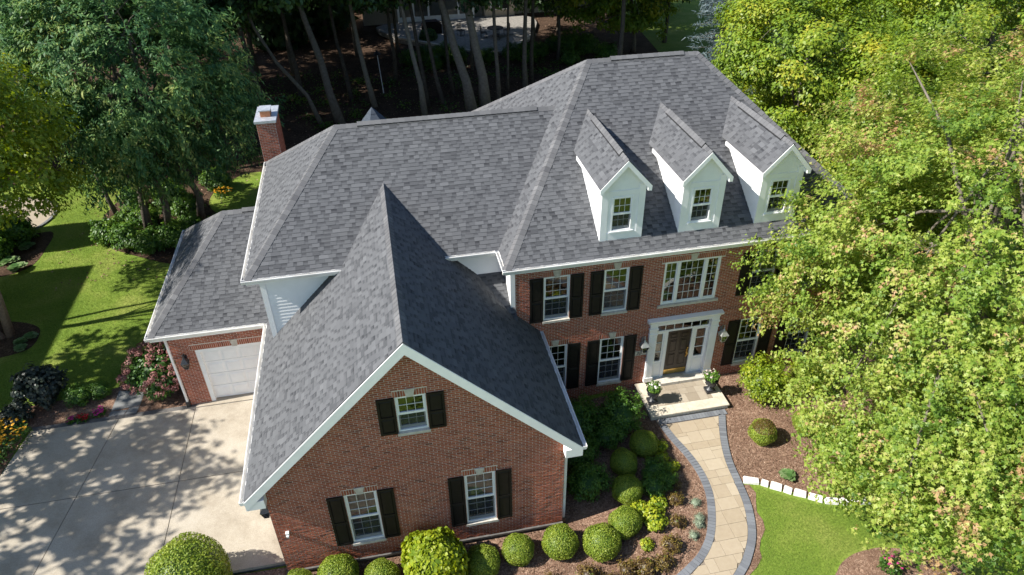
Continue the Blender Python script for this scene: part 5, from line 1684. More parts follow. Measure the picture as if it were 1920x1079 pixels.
# far wood that reads as one mass
rng = np.random.default_rng(77)
L = Leaves()
for k in range(74):
    x = rng.uniform(-75, 75); y = 74 + rng.uniform(0, 26) - abs(x) * 0.25
    if k > 34: x = rng.uniform(-60, -32); y = rng.uniform(20, 60)
    if 3 < x < 24: y = max(y, 80)
    cz = rng.uniform(4.5, 8); r = rng.uniform(4.5, 6.5)
    if k >= 46: x = rng.uniform(-40, 1); y = rng.uniform(55, 70); cz = rng.uniform(1.5, 4); r = rng.uniform(3, 4)
    n = 900
    d = rdir(rng, n); f = 0.6 + 0.4 * rng.random(n)
    L.add(np.array([x, y, cz]) + d * (r * f)[:, None] * np.array([1, 1, 1.15]), unit(d + np.array([0, 0, .5]) + rng.normal(size=(n, 3)) * .4), rdir(rng, n), 0.9, 0.4 + rng.normal() * 0.15 + rng.normal(size=n) * 0.2, 'diamond')
o = link('far_wood', L.mesh('far_wood', 'leaf_wood')); tag(o, 'dark mass of trees beyond the neighbouring gardens', 'woodland', kind='stuff')
# small yellow-green tree and blue spruce behind the main roof
tree('ornamental_tree', (26.4, 45.0, 0.0), 'small yellow-green tree with a bare trunk behind the main ridge', [((25.2, 44.5, 5.0), (4.2, 3.2, 2.8), 1.0), ((27.5, 44.0, 3.6), (2.2, 2.0, 1.8), 0.3), ((21.8, 44.0, 4.6), (2.4, 2.2, 2.2), 0.3)],
     'leaf_yellow_maple', 130, 0.9, 110, 0.3, 'diamond', 0.2, 51, nl=10, tone0=0.55, tvar=0.2, shell=0.5)
rng = np.random.default_rng(9)
sp = (27.2, 31.0, 0.0)
root = empty('blue_spruce', sp, 'blue-grey spruce with layered boughs behind the main roof ridge', 'tree')
mb = MB(); mb.tube([(27.2, 31, -0.1), (27.2, 31, 7), (27.2, 31, 13)], [0.25, 0.14, 0.03], 8, 0.3)
L = Leaves()
for k in range(170):
    t = rng.random() ** 0.8; z = 0.8 + 11.4 * t; R_ = 3.3 * (1 - t) + 0.25; a = rng.random() * 6.283
    dirv = np.array([math.cos(a), math.sin(a), -0.22])
    m = int(80 * (0.4 + 0.6 * (1 - t)))
    s_ = rng.random(m) ** 0.7
    p = np.array([27.2, 31.0, z]) + dirv * (R_ * s_)[:, None] + rng.normal(size=(m, 3)) * np.array([0.16, 0.16, 0.09])
    side = np.array([-dirv[1], dirv[0], 0])
    dd = unit(dirv[None] * 0.8 + side[None] * rng.choice([-1, 1], m)[:, None] * 0.8 + rng.normal(size=(m, 3)) * 0.25)
    L.add(p, unit(np.array([0, 0, 1.0]) + rng.normal(size=(m, 3)) * 0.5), dd, 0.34, 0.4 + 0.35 * s_ + rng.normal(size=m) * 0.15, 'needle')
    mb.tube([(27.2, 31, z), tuple(np.array([27.2, 31, z]) + dirv * R_ * 0.9)], [0.03, 0.008], 4, 0.3)
mb.build('trunk', 'bark', root, sp); c = link('crown', L.mesh('crown', 'needle_blue', sp), root); c['kind'] = 'stuff'

# ------------------------------------------------------------------ clipped balls and shrubs
def uvsphere(r, nz=0.9, seg=18, ring=10, rng=None, amp=0.0):
    V = []; F = []
    for i in range(ring + 1):
        ph = math.pi * i / ring
        for j in range(seg):
            th = 2 * math.pi * j / seg
            V.append((r * math.sin(ph) * math.cos(th), r * math.sin(ph) * math.sin(th), r * nz * math.cos(ph)))
    for i in range(ring):
        for j in range(seg):
            j2 = (j + 1) % seg
            F.append((i * seg + j, (i + 1) * seg + j, (i + 1) * seg + j2, i * seg + j2))
    return np.array(V), F
def ball_mesh(seed, r=0.5, nz=0.88, n=9500, size=0.029, mat='leaf_boxwood', tone0=0.5, brown=False, shape='round', rough=0.032):
    """clipped bush: dense small leaves over a solid twig core, resting on the ground at z=0"""
    rng = np.random.default_rng(seed)
    L = Leaves()
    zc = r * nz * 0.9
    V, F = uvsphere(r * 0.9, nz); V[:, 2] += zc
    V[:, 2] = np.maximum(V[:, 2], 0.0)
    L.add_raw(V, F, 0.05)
    d = rdir(rng, n)
    d = d[d[:, 2] > -0.8]
    n = len(d)
    ph = rng.random(4) * 6
    lump = 1 + rough * (np.sin(d[:, 0] * 7 + ph[0]) + np.cos(d[:, 1] * 6 + ph[1]) + np.sin(d[:, 2] * 8 + ph[2]))
    p = d * (r * lump * rng.uniform(0.93, 1.02, n))[:, None] * np.array([1, 1, nz]); p[:, 2] += zc
    p[:, 2] = np.maximum(p[:, 2], 0.015)
    t = tone0 + 0.1 + rng.normal(size=n) * 0.15 + 0.12 * np.sin(d[:, 0] * 4 + ph[3]) * np.sin(d[:, 1] * 5)
    L.add(p, unit(d + rng.normal(size=(n, 3)) * 0.5), rdir(rng, n), size * rng.uniform(0.7, 1.3, n), t, shape)
    if brown:
        pass
    return L.mesh('foliage', mat)
def loose_mesh(seed, rx=0.6, rz=0.5, ncl=60, rcl=0.16, per=45, size=0.06, shape='diamond', mat='leaf_shrub', tone0=0.5, tvar=0.12, core=True, stems=True):
    rng = np.random.default_rng(seed)
    L, cen = crown(rng, [((0, 0, rz * 0.95), (rx * 0.85, rx * 0.85, rz * 0.85), 1.0)], ncl, rcl, per, size, shape, tone0=tone0, tvar=tvar, shell=0.5, flat=0.9, droop=0.1)
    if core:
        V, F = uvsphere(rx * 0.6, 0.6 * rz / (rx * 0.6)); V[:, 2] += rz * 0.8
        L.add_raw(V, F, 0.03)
    for i in range(len(L.V)): L.V[i][:, 2] = np.maximum(L.V[i][:, 2], 0.01)
    return L.mesh('foliage', mat), cen
def shrub(name, x, y, mesh, label, group=None, sc=1.0, rz=None, cat='shrub', sz=None):
    z = float(gh(x, y)) - 0.01
    o = link(name, mesh, None, (x, y, z))
    o.scale = (sc * random.uniform(0.95, 1.06), sc * random.uniform(0.95, 1.06), (sz or sc) * random.uniform(0.92, 1.05))
    o.rotation_euler = (0, 0, random.random() * 6.28 if rz is None else rz)
    return tag(o, label, cat, group)

BALL = [ball_mesh(300 + k) for k in range(3)]
GB = 'clipped boxwood balls in the front bed'
for k, (x, y, s, lab) in enumerate([
    (0.35, -0.60, 0.9, 'clipped boxwood ball between the driveway edge and the round variegated shrub'),
    (1.48, -0.62, 1.15, 'clipped boxwood ball between the driveway edge and the round variegated shrub'),
    (2.68, -0.86, 0.98, 'clipped boxwood ball between the driveway edge and the round variegated shrub'),
    (5.62, -1.0, 0.98, 'clipped boxwood ball close beside the round variegated shrub, in its shade'),
    (6.70, -0.80, 1.0, 'clipped boxwood ball in the row under the gable wall, right of the shaded one'),
    (7.97, -0.84, 1.1, 'clipped boxwood ball in the row under the gable wall corner'),
    (9.15, -1.18, 1.12, 'clipped boxwood ball where the row turns towards the front walk'),
    (10.03, -0.70, 1.0, 'clipped boxwood ball beside the lime yellow spirea'),
    (10.47, 0.40, 0.98, 'clipped boxwood ball half in the shadow of the wing roof'),
    (10.72, 1.44, 0.92, 'clipped boxwood ball in shadow between two other balls'),
    (11.62, 2.05, 0.98, 'clipped boxwood ball nearest the porch and lime groundcover')]):
    shrub('boxwood_ball', x, y, BALL[k % 3], lab, GB, s)
BIG = ball_mesh(310, r=1.0, nz=0.95, n=16000, size=0.045, rough=0.03)
shrub('boxwood_dome', -2.5, -0.3, BIG, 'large clipped boxwood dome beside the driveway foot', sc=1.12)
# round variegated shrub in front of the gable
VARI = ball_mesh(311, r=0.9, nz=1.0, n=3600, size=0.13, mat='leaf_lime', tone0=0.38, rough=0.045, shape='round')
shrub('variegated_shrub', 4.22, -1.0, VARI, 'tall round yellow and green shrub in front of the gable wall', sc=1.0)
# browned yew topiary right of the walk
TOP = ball_mesh(312, r=0.5, nz=0.95, n=8500, size=0.03, tone0=0.6)
o = shrub('topiary_ball', 15.72, 1.66, TOP, 'small round topiary with a brown dead patch on top', sc=0.92)
rng = np.random.default_rng(5); L = Leaves(); d = rdir(rng, 9000); d = d[(d[:, 2] > 0.55) & (d[:, 1] < 0.45)]
p = d * 0.525 * rng.uniform(0.97, 1.02, (len(d), 1)) * np.array([1, 1, 0.95]); p[:, 2] += 0.4275
L.add(p, unit(d + rng.normal(size=d.shape) * 0.5), rdir(rng, len(d)), 0.034, 0.36 + rng.normal(size=len(d)) * 0.16, 'round')
o.rotation_euler = (0, 0, 0)
link('dead_patch', L.mesh('dead_patch', 'leaf_barberry'), o)
shrub('boxwood_ball', 17.45, 1.75, BALL[1], 'clipped boxwood ball half hidden under the maple boughs', GB, 1.0)

SH = [loose_mesh(320 + k, rx=0.95, rz=0.75, ncl=110, rcl=0.2, per=45, size=0.085)[0] for k in range(3)]
GS = 'leafy foundation shrubs'
for k, (x, y, s, lab) in enumerate([(9.75, 3.55, 0.95, 'dark green leafy shrub against the facade beneath the left windows'), (11.25, 3.35, 1.0, 'leafy green shrub beside the left end of the porch, lit on one side'),
                                    (10.55, 2.75, 0.8, 'low leafy shrub between the two foundation shrubs and the balls'), (9.35, 2.1, 0.8, 'leafy shrub under the wing eave in deep shade'),
                                    (9.3, 0.95, 0.85, 'dark leafy shrub beside the wing downspout')]):
    shrub('leafy_shrub', x, y, SH[k % 3], lab, GS, s)
BRT = loose_mesh(330, rx=1.0, rz=0.8, ncl=130, rcl=0.2, per=50, size=0.075, tone0=0.34, mat='leaf_lime')[0]
shrub('leafy_shrub', 16.75, 3.7, BRT, 'bright green rounded shrub right of the porch beneath the lower windows', GS, 1.1)
shrub('leafy_shrub', 18.6, 3.6, BRT, 'bright green shrub under the maple against the facade', GS, 1.0)
LIME = [loose_mesh(340 + k, rx=0.36, rz=0.26, ncl=34, rcl=0.11, per=24, size=0.075, mat='leaf_lime', tone0=0.5, tvar=0.2, shape='round')[0] for k in range(2)]
GL = 'lime yellow spireas'
for k, (x, y, s, lab) in enumerate([(10.98, -0.75, 1.15, 'lime yellow spirea clump beside a boxwood ball'), (10.68, -0.35, 1.0, 'lime and green spirea next to the boxwood ball in half shade'), (11.25, -0.25, 0.9, 'lime green spirea with reddish tips near the brown barberries'),
                                    (10.45, -1.45, 0.65, 'tiny lime yellow spirea by itself in the mulch'), (12.2, 1.95, 0.75, 'lime groundcover clump beside the walk near the porch'),
                                    (12.1, 1.5, 0.7, 'lime groundcover clump along the walk edge'), (12.25, 1.1, 0.7, 'lime groundcover trailing towards the walk curve')]):
    shrub('lime_spirea', x, y, LIME[k % 2], lab, GL, s)
MID = loose_mesh(345, rx=0.55, rz=0.42, ncl=60, rcl=0.13, per=32, size=0.06, tone0=0.45, mat='leaf_shrub')[0]
for (x, y, s, lab) in [(11.6, 0.95, 1.0, 'mid green spirea between the boxwood balls and the walk'), (11.35, 0.35, 0.95, 'mid green spirea in front of the shaded spirea'), (11.85, 0.55, 0.8, 'small green spirea with rusty heads near the walk bend')]:
    shrub('green_spirea', x, y, MID, lab, 'green spireas', s)
BARB = [loose_mesh(350 + k, rx=0.32, rz=0.25, ncl=40, rcl=0.1, per=13, size=0.05, mat='leaf_barberry', tone0=0.5, tvar=0.2, core=True)[0] for k in range(2)]
for k, (x, y, s) in enumerate([(11.6, -1.0, 0.95), (11.12, -1.72, 1.2), (10.2, -2.2, 1.3), (9.65, -2.1, 1.2), (8.55, -1.95, 1.2), (11.9, -0.2, 0.9), (7.4, -1.9, 1.0), (12.1, 0.35, 0.7), (9.1, -2.3, 1.0), (10.75, -2.15, 1.0)]):
    shrub('barberry', x, y, BARB[k % 2], 'thin brown and ochre barberry growing in the mulch bed', 'brown barberries in the front bed', s)
BLU = loose_mesh(360, rx=0.2, rz=0.13, ncl=24, rcl=0.07, per=30, size=0.035, mat='leaf_bluegrey', shape='lance')[0]
for (x, y, s) in [(12.45, -0.38, 1.0), (12.33, -0.95, 1.0), (12.24, -1.15, 1.0), (11.92, -1.5, 0.95)]:
    shrub('blue_fescue', x, y, BLU, 'small blue-grey tuft beside the dark walk border', 'blue-grey tufts along the walk', s, cat='plant')
def hosta(seed, r=0.3, n=36):
    rng = np.random.default_rng(seed); L = Leaves()
    a = rng.random(n) * 6.283; e = rng.uniform(0.25, 1.0, n)
    d = np.stack([np.cos(a) * e, np.sin(a) * e, 0.55 * (1 - e) + 0.12], 1)
    p = d * r * 0.75; p[:, 2] += 0.1
    L.add(p, unit(np.stack([-np.cos(a) * 0.25, -np.sin(a) * 0.25, np.ones(n)], 1)), d, r * 0.72, 0.5 + rng.normal(size=n) * 0.25, 'round')
    return L.mesh('foliage', 'leaf_hosta')
HO = hosta(370)
shrub('hosta', 15.78, -0.02, HO, 'variegated hosta alone in the mulch near the white edging', 'hostas', 1.0, cat='plant')
for (x, y, s, lab) in [(-11.35, 12.75, 1.0, 'pale hosta in the birch mulch ring near the lawn edge'), (-11.5, 13.2, 1.0, 'hosta beside the birch trunk'), (-11.2, 13.5, 1.1, 'green hosta in front of the birch trunk'),
                       (-13.6, 19.3, 1.6, 'wide hosta in the shaded bed by the lawn'), (-14.2, 20.0, 1.7, 'hosta deep in the shaded lawn bed'), (-13.9, 21.4, 1.5, 'broad leaved hosta beside the garden patio')]:
    shrub('hosta', x, y, HO, lab, 'hostas', s, cat='plant')

# pink hydrangea beside the garage bay
hx, hy, hz = -5.0, 9.2, -0.2
root = empty('hydrangea', (hx, hy, hz), 'large hydrangea with dusty pink flower heads beside the garage bay', 'shrub')
fm_, cen = loose_mesh(380, rx=1.35, rz=0.95, ncl=190, rcl=0.24, per=28, size=0.14, mat='leaf_shrub', tone0=0.3)
link('foliage', fm_, root)
rng = np.random.default_rng(4); L = Leaves()
d = rdir(rng, 420); d = d[d[:, 2] > -0.15]
for v in d[:190]:
    c = v * np.array([1.42, 1.42, 1.0]) * rng.uniform(0.88, 1.02) + np.array([0, 0, 0.92])
    m = 34; q = rdir(rng, m)
    L.add(c + q * 0.115 * np.array([1, 1, 0.8]), unit(q + v * 0.4), rdir(rng, m), 0.062, 0.5 + rng.normal() * 0.15 + rng.normal(size=m) * 0.2, 'round')
o = link('flower_heads', L.mesh('flower_heads', 'bloom_pink'), root); o['kind'] = 'stuff'
hyd2 = loose_mesh(381, rx=0.75, rz=0.75, ncl=70, rcl=0.2, per=30, size=0.13, mat='leaf_shrub', tone0=0.3)[0]
shrub('leafy_shrub', -4.9, 11.0, hyd2, 'dark hydrangea bush without blooms behind the pink hydrangea', GS, 1.0)
PUR = loose_mesh(385, rx=0.95, rz=0.9, ncl=120, rcl=0.2, per=26, size=0.15, mat='leaf_purple', shape='round', core=False)[0]
shrub('dark_shrub', -9.35, 9.3, PUR, 'very dark leaved shrub at the lawn corner by the driveway bed', sc=1.0)
shrub('dark_shrub', -9.85, 8.2, PUR, 'lower dark leaved shrub behind the yellow flowers', sc=0.6)
shrub('leafy_shrub', -8.0, 8.9, MID, 'small green shrub in the shaded driveway bed', GS, 1.05)
shrub('leafy_shrub', -7.3, 9.1, MID, 'green perennial clump next to the small shrub by the lawn', GS, 0.8)
# bedding flowers
def flowers(seed, r, n, tone, h, leafn=120, size=0.055):
    rng = np.random.default_rng(seed); L = Leaves()
    a = rng.random(n) * 6.283; q = np.sqrt(rng.random(n)) * r
    p = np.stack([np.cos(a) * q, np.sin(a) * q, h * rng.uniform(0.75, 1.05, n)], 1)
    for k in range(5):
        t = 2 * math.pi * k / 5
        off = np.array([math.cos(t), math.sin(t), 0]) * size * 0.4
        L.add(p + off, unit(np.array([0, 0, 1.0]) + rng.normal(size=(n, 3)) * 0.3), np.broadcast_to(np.array([math.cos(t), math.sin(t), 0.1]), (n, 3)), size, tone + rng.normal(size=n) * 0.02, 'round')
    L2 = Leaves()
    a = rng.random(leafn) * 6.283; q = np.sqrt(rng.random(leafn)) * r * 1.1
    p = np.stack([np.cos(a) * q, np.sin(a) * q, h * rng.uniform(0.1, 0.85, leafn)], 1)
    L2.add(p, unit(np.array([0, 0, 1.0]) + rng.normal(size=(leafn, 3)) * 0.6), rdir(rng, leafn), 0.1, 0.3 + rng.normal(size=leafn) * 0.15, 'diamond')
    return L.mesh('blooms', 'petal'), L2.mesh('foliage', 'leaf_shrub')
def bedding(name, x, y, seed, r, n, tone, h, label, size=0.055, leafn=120, z=None):
    fb, ff = flowers(seed, r, n, tone, h, leafn, size)
    root = empty(name, (x, y, float(gh(x, y)) if z is None else z), label, 'flowers')
    b_ = link('blooms', fb, root); b_['kind'] = 'stuff'; f_ = link('foliage', ff, root); f_['kind'] = 'stuff'
    return root
bedding('magenta_flowers', -7.15, 8.05, 391, 0.22, 30, 0.25, 0.25, 'magenta bedding flowers in dark mulch nearest the flagstones')
bedding('magenta_flowers', -8.05, 7.85, 392, 0.14, 12, 0.25, 0.2, 'small magenta flower clump left of the red flowers')
bedding('red_flowers', -7.65, 7.85, 393, 0.2, 26, 0.0, 0.22, 'red bedding flowers at the driveway mulch edge')
bedding('yellow_flowers', -10.0, 7.25, 394, 0.75, 110, 0.5, 0.65, 'mound of golden yellow daisies at the driveway corner', 0.06, 900)
bedding('yellow_flowers', -10.2, 6.2, 395, 0.55, 60, 0.5, 0.6, 'second mound of golden daisies along the driveway side', 0.06, 600)
bedding('pink_flowers', 16.9, -3.7, 396, 0.28, 10, 0.25, 0.5, 'pink flowering perennial in the lower lawn bed under the maple', 0.05, 260)
bedding('golden_flowers', -4.8, 25.2, 397, 0.5, 30, 0.5, 0.5, 'yellow flowers beside the small rear lawn patch', 0.08, 300)

# shrubs on the lawn island and beyond
ISL = [loose_mesh(400 + k, rx=0.9, rz=0.7, ncl=90, rcl=0.22, per=34, size=0.13, tone0=0.5, tvar=0.16)[0] for k in range(2)]
for k, (x, y, s, lab) in enumerate([(-9.9, 21.3, 1.0, 'leafy hosta-like shrub at the tip of the lawn island'), (-8.8, 20.5, 1.0, 'green shrub below the ash trunks'), (-7.6, 19.9, 0.95, 'green shrub on the lawn side of the island'), (-9.3, 24.6, 1.0, 'pale shrub beside the slim ash stem'),
                                    (-6.6, 20.3, 1.0, 'dark shrub between the ash and the garage bay roof'), (-5.6, 19.6, 0.9, 'low shrub behind the garage bay roof'), (-7.4, 24.2, 1.2, 'yellow-green shrub behind the ash trunks'), (-5.3, 26.2, 1.0, 'shrub at the corner of the rear lawn patch'),
                                    (0.6, 26.5, 1.2, 'leafy shrub behind the chimney stack'), (1.8, 27.0, 1.0, 'smaller shrub behind the middle roof hip'), (-14.6, 22.3, 1.2, 'yellow-green shrub beside the garden patio'), (-15.2, 20.8, 1.3, 'dark shrub in the shaded lawn bed')]):
    shrub('garden_shrub', x, y, ISL[k % 2], lab, 'shrubs on the lawn island', s)
for k, (x, y, s) in enumerate([(-8.4, 22.6, 0.9), (-6.4, 23.2, 0.9), (-9.2, 23.0, 0.8), (-6.0, 21.4, 0.8), (-4.6, 21.0, 0.8), (-7.8, 25.4, 1.0)]):
    shrub('garden_shrub', x, y, ISL[k % 2], 'shaded green shrub growing among the ash trunks', 'shrubs on the lawn island', s)
for k, (x, y, s) in enumerate([(8.9, 47.4, 1.0), (10.2, 46.4, 1.2), (11.2, 45.6, 1.1), (15.9, 45.3, 1.0), (16.9, 44.6, 1.2), (18.2, 45.4, 1.0), (20.0, 46.9, 1.1), (20.9, 46.0, 1.3), (22.3, 45.6, 1.3), (7.4, 46.6, 1.0), (9.3, 45.0, 0.9), (13.8, 45.2, 0.9), (23.4, 43.2, 1.2), (20.3, 43.0, 1.0)]):
    shrub('woodland_shrub', x, y, ISL[k % 2], 'shade-loving shrub planted below the neighbouring patio wall', 'shrubs below the patio wall', s)

# ------------------------------------------------------------------ urns on the porch
def urn(x, y, label, seed, tone):
    base = (x, y, PZ + 0.006)
    root = empty('planter_urn', base, label, 'planter', 'planter urns on the porch')
    mb = MB()
    mb.box(x - 0.17, x + 0.17, y - 0.17, y + 0.17, base[2], base[2] + 0.09)
    mb.tube_profile(base, [(0.15, 0.09), (0.16, 0.12), (0.10, 0.17), (0.06, 0.22), (0.06, 0.25), (0.10, 0.28), (0.17, 0.32), (0.20, 0.40), (0.20, 0.50), (0.26, 0.56), (0.255, 0.585), (0.21, 0.57), (0.20, 0.53)], 20, 0.5)
    for k in range(14):
        a = 2 * math.pi * k / 14
        mb.tube([(x + 0.12 * math.cos(a), y + 0.12 * math.sin(a), base[2] + 0.28), (x + 0.205 * math.cos(a), y + 0.205 * math.sin(a), base[2] + 0.38)], [0.016, 0.02], 5)
    mb.build('urn', 'iron_black', root, base)
    fb, ff = flowers(seed, 0.25, 16, tone, 0.3, 20, 0.055)
    lm, _ = loose_mesh(seed, rx=0.28, rz=0.24, ncl=36, rcl=0.1, per=26, size=0.07, tone0=0.65)
    link('plant', lm, root, (0, 0, 0.5)); b_ = link('blooms', fb, root, (0, 0, 0.58)); b_['kind'] = 'stuff'
    return root
urn(12.66, 4.0, 'black urn with green plant and white blooms on the porch corner by the plaque', 411, 1.0)
urn(14.92, 4.1, 'black urn with pink and white blooms on the porch side by the bright shrub', 412, 0.9)

# ------------------------------------------------------------------ neighbouring houses and patio
NP = (14.0, 62.0, 0.0)
nb = empty('neighbour_house', NP, 'beige house with white sunroom posts glimpsed through the woods', 'house')
mb = MB(); mb.box(4, 26, 60, 70, -0.3, 6); mb.box(15.8, 18.8, 58.5, 60, -0.3, 5.0); mb.build('wall', 'beige_siding', nb, NP)
mb = MB(); mb.prism([(3.3, 57.5, 6), (3.3, 72, 6), (3.3, 65, 10)], (23.4, 0, 0)); mb.build('roof', 'rear_turret_shingle', nb, NP)
for k in range(6):
    x = 7.4 + k * 1.45
    mb = MB(); mb.box(x - 0.09, x + 0.09, 58.3, 58.5, -0.1, 5.0); mb.build('post', 'white_paint', nb, NP)
    if k < 5:
        w = MB(); w.box(x + 0.09, x + 1.36, 58.36, 58.44, 0.0, 0.75); wo_ = w.build('sunroom_panel', 'white_paint', nb, NP)
        w = MB(); w.box(x + 0.09, x + 1.36, 58.36, 58.44, 2.7, 2.85); w.build('sunroom_rail', 'white_paint', nb, NP)
        w = MB(); w.poly([(x + 0.09, 58.4, 0.75), (x + 1.36, 58.4, 0.75), (x + 1.36, 58.4, 2.7), (x + 0.09, 58.4, 2.7)]); w.build('pane', 'window_glass', wo_, NP)
w = MB(); w.box(16.4, 18.2, 58.42, 58.49, 0.9, 2.6); wf = w.build('window', 'white_paint', nb, NP)
w = MB(); w.box(16.5, 17.25, 58.40, 58.43, 1.0, 2.5); w.box(17.35, 18.1, 58.40, 58.43, 1.0, 2.5); w.build('pane', 'dark_void', wf, NP)
PO = smooth_outline([(6.6, 53.6), (8.8, 51.6), (12.2, 48.3), (13.6, 47.4), (15.7, 47.1), (17.6, 49.6), (19.2, 51.8), (19.5, 58.2), (6.0, 58.2)], 4)
mb = MB(); mb.prism([(x, y, -0.1) for x, y in PO][::-1], (0, 0, 0.4)); pat = mb.build('neighbour_patio', 'stone_wall'); pat['kind'] = 'structure'
root = empty('patio_wall', (13.6, 47.4, 0), 'low curved stone retaining wall round the neighbouring patio', 'wall')
WL = resample([(6.6, 53.5), (8.8, 51.45), (12.2, 48.1), (13.6, 47.2), (15.7, 46.9), (17.7, 49.5), (19.3, 51.7)], 0.46)
for i in range(len(WL) - 1):
    t = Vector((*(WL[i + 1] - WL[i]), 0)).normalized(); c = (WL[i] + WL[i + 1]) / 2
    for j in range(3):
        mb = MB(); mb.obox((c[0] + t.x * 0.23 * (j % 2), c[1] + t.y * 0.23 * (j % 2), -0.05 + j * 0.17), t * 0.222, Vector((-t.y, t.x, 0)) * random.uniform(0.13, 0.17), Vector((0, 0, 0.08)))
        mb.build('wall_stone' if j < 2 else 'cap_stone', 'stone_wall' if j < 2 else 'limestone', root, (13.6, 47.4, 0))
gr = MB(); gr.prism([(9.2, 53.6, 0.3), (11.0, 53.6, 0.3), (11.0, 53.6, 1.1), (10.6, 53.6, 1.4), (9.6, 53.6, 1.4), (9.2, 53.6, 1.1)], (0, 0.9, 0))
o = gr.build('covered_grill', 'cover_cloth', None, (10.1, 54, 0.3)); tag(o, 'grill under a dark fitted cover on the neighbouring patio', 'grill')
GH = ball_mesh(420, r=0.9, nz=0.8, n=1500, size=0.14, mat='leaf_wood')
shrub('rounded_hedge', 9.6, 52.2, GH, 'dark rounded hedge in front of the covered grill', sc=0.95)
tb = empty('patio_table', (15.6, 51.6, 0.3), 'round dark metal table on the neighbouring patio', 'table')
mb = MB(); mb.tube_profile((15.6, 51.6, 0.3), [(0.75, 0.70), (0.75, 0.74)], 20, 0.5); mb.build('table_top', 'iron_black', tb, (15.6, 51.6, 0.3))
mb = MB(); mb.tube_profile((15.6, 51.6, 0.3), [(0.3, 0), (0.05, 0.06), (0.05, 0.70)], 10, 0.5); mb.build('pedestal', 'iron_black', tb, (15.6, 51.6, 0.3))
def chair(x, y, rz, label):
    root = empty('patio_chair', (x, y, 0.302), label, 'chair', 'metal patio chairs'); root.rotation_euler = (0, 0, rz)
    mb = MB(); mb.box(-0.26, 0.26, -0.26, 0.26, 0.42, 0.46); mb.build('seat', 'iron_black', root)
    mb = MB()
    for k in range(6): mb.box(-0.25 + k * 0.09, -0.22 + k * 0.09, 0.24, 0.27, 0.46, 0.95)
    mb.box(-0.26, 0.26, 0.235, 0.275, 0.95, 1.0); mb.build('backrest', 'iron_black', root)
    for a, b in ((-0.24, -0.24), (0.24, -0.24), (-0.24, 0.24), (0.24, 0.24)):
        mb = MB(); mb.tube([(a, b, 0), (a, b, 0.42)], [0.02, 0.02], 6); mb.build('leg', 'iron_black', root)
chair(14.5, 51.4, 1.57, 'metal patio chair on the grill side of the round table'); chair(16.7, 51.8, -1.57, 'metal patio chair on the house corner side of the table')
chair(15.5, 50.5, 3.14, 'metal patio chair with its back to the stone wall'); chair(12.6, 52.6, 0.6, 'single metal patio chair standing away from the table')
# feeder pole in the woods
pr = empty('feeder_pole', (4.9, 40.2, -0.2), 'slim white bird feeder pole among the trunks', 'pole')
mb = MB(); mb.tube([(4.9, 40.2, -0.2), (4.75, 40.2, 2.7)], [0.03, 0.03], 6); mb.build('shaft', 'white_paint', pr, (4.9, 40.2, -0.2))
mb = MB(); mb.tube_profile((4.75, 40.2, 2.7), [(0.03, 0), (0.28, 0.05), (0.03, 0.35)], 8, 0.5); mb.build('feeder_roof', 'iron_black', pr, (4.9, 40.2, -0.2))
# neighbour on the left, beyond the frame: its roof line shades the lawn
NL = (-21.0, 14.0, -0.2)
nl_ = empty('side_neighbour_house', NL, 'gabled house next door whose roof line shades the left lawn', 'house')
mb = MB(); mb.box(-24.5, -16.6, 9.0, 18.2, -0.3, 4.6); mb.box(-24, -17.5, 20.6, 23.0, -0.3, 4.6); mb.build('wall', 'brick_wall_plain', nl_, NL)
mb = MB(); mb.prism([(-25, 8.7, 4.6), (-16.1, 8.7, 4.6), (-19.2, 8.7, 8.2), (-21.5, 8.7, 8.2)], (0, 9.8, 0)); mb.prism([(-24.4, 20.5, 4.6), (-17.1, 20.5, 4.6), (-19.3, 20.5, 7.9), (-21.6, 20.5, 7.9)], (0, 2.7, 0)); mb.build('roof', 'rear_turret_shingle', nl_, NL)

# ------------------------------------------------------------------ grass blades and mulch chips
def inpoly(P, poly):
    x, y = P[:, 0], P[:, 1]; c = np.zeros(len(P), bool); j = len(poly) - 1
    for i in range(len(poly)):
        xi, yi = poly[i]; xj, yj = poly[j]
        with np.errstate(divide='ignore', invalid='ignore'):
            c ^= ((yi > y) != (yj > y)) & (x < (xj - xi) * (y - yi) / (yj - yi) + xi)
        j = i
    return c
def grass(name, label, poly, dens, size, seed, excl=()):
    rng = np.random.default_rng(seed)
    A = np.array(poly); lo, hi = A.min(0), A.max(0)
    n = int(dens * np.prod(hi - lo))
    P = lo + rng.random((n, 2)) * (hi - lo)
    P = P[inpoly(P, poly)]
    for e in excl: P = P[~inpoly(P, e)]
    n = len(P)
    p = np.stack([P[:, 0], P[:, 1], gh(P[:, 0], P[:, 1])], 1)
    a = rng.random(n) * 6.283
    d = unit(np.stack([np.cos(a) * 0.55, np.sin(a) * 0.55, np.ones(n)], 1))
    nrm = unit(np.stack([np.cos(a), np.sin(a), np.zeros(n) - 0.4], 1))
    L = Leaves()
    pat = 0.18 * np.sin(P[:, 0] * 0.9 + 1.3 * np.sin(P[:, 1] * 0.7)) * np.sin(P[:, 1] * 1.1 + 0.6)
    L.add(p, nrm, d, size * rng.uniform(0.6, 1.3, n), 0.5 + pat + rng.normal(size=n) * 0.2, 'blade')
    o = link(name, L.mesh(name, 'grass_blade')); tag(o, label, 'grass', kind='stuff')
RL = [tuple(p + np.array([0.28 + 0.07 * math.sin(i * 1.3), 0])) for i, p in enumerate(RQ[30:70:2])]
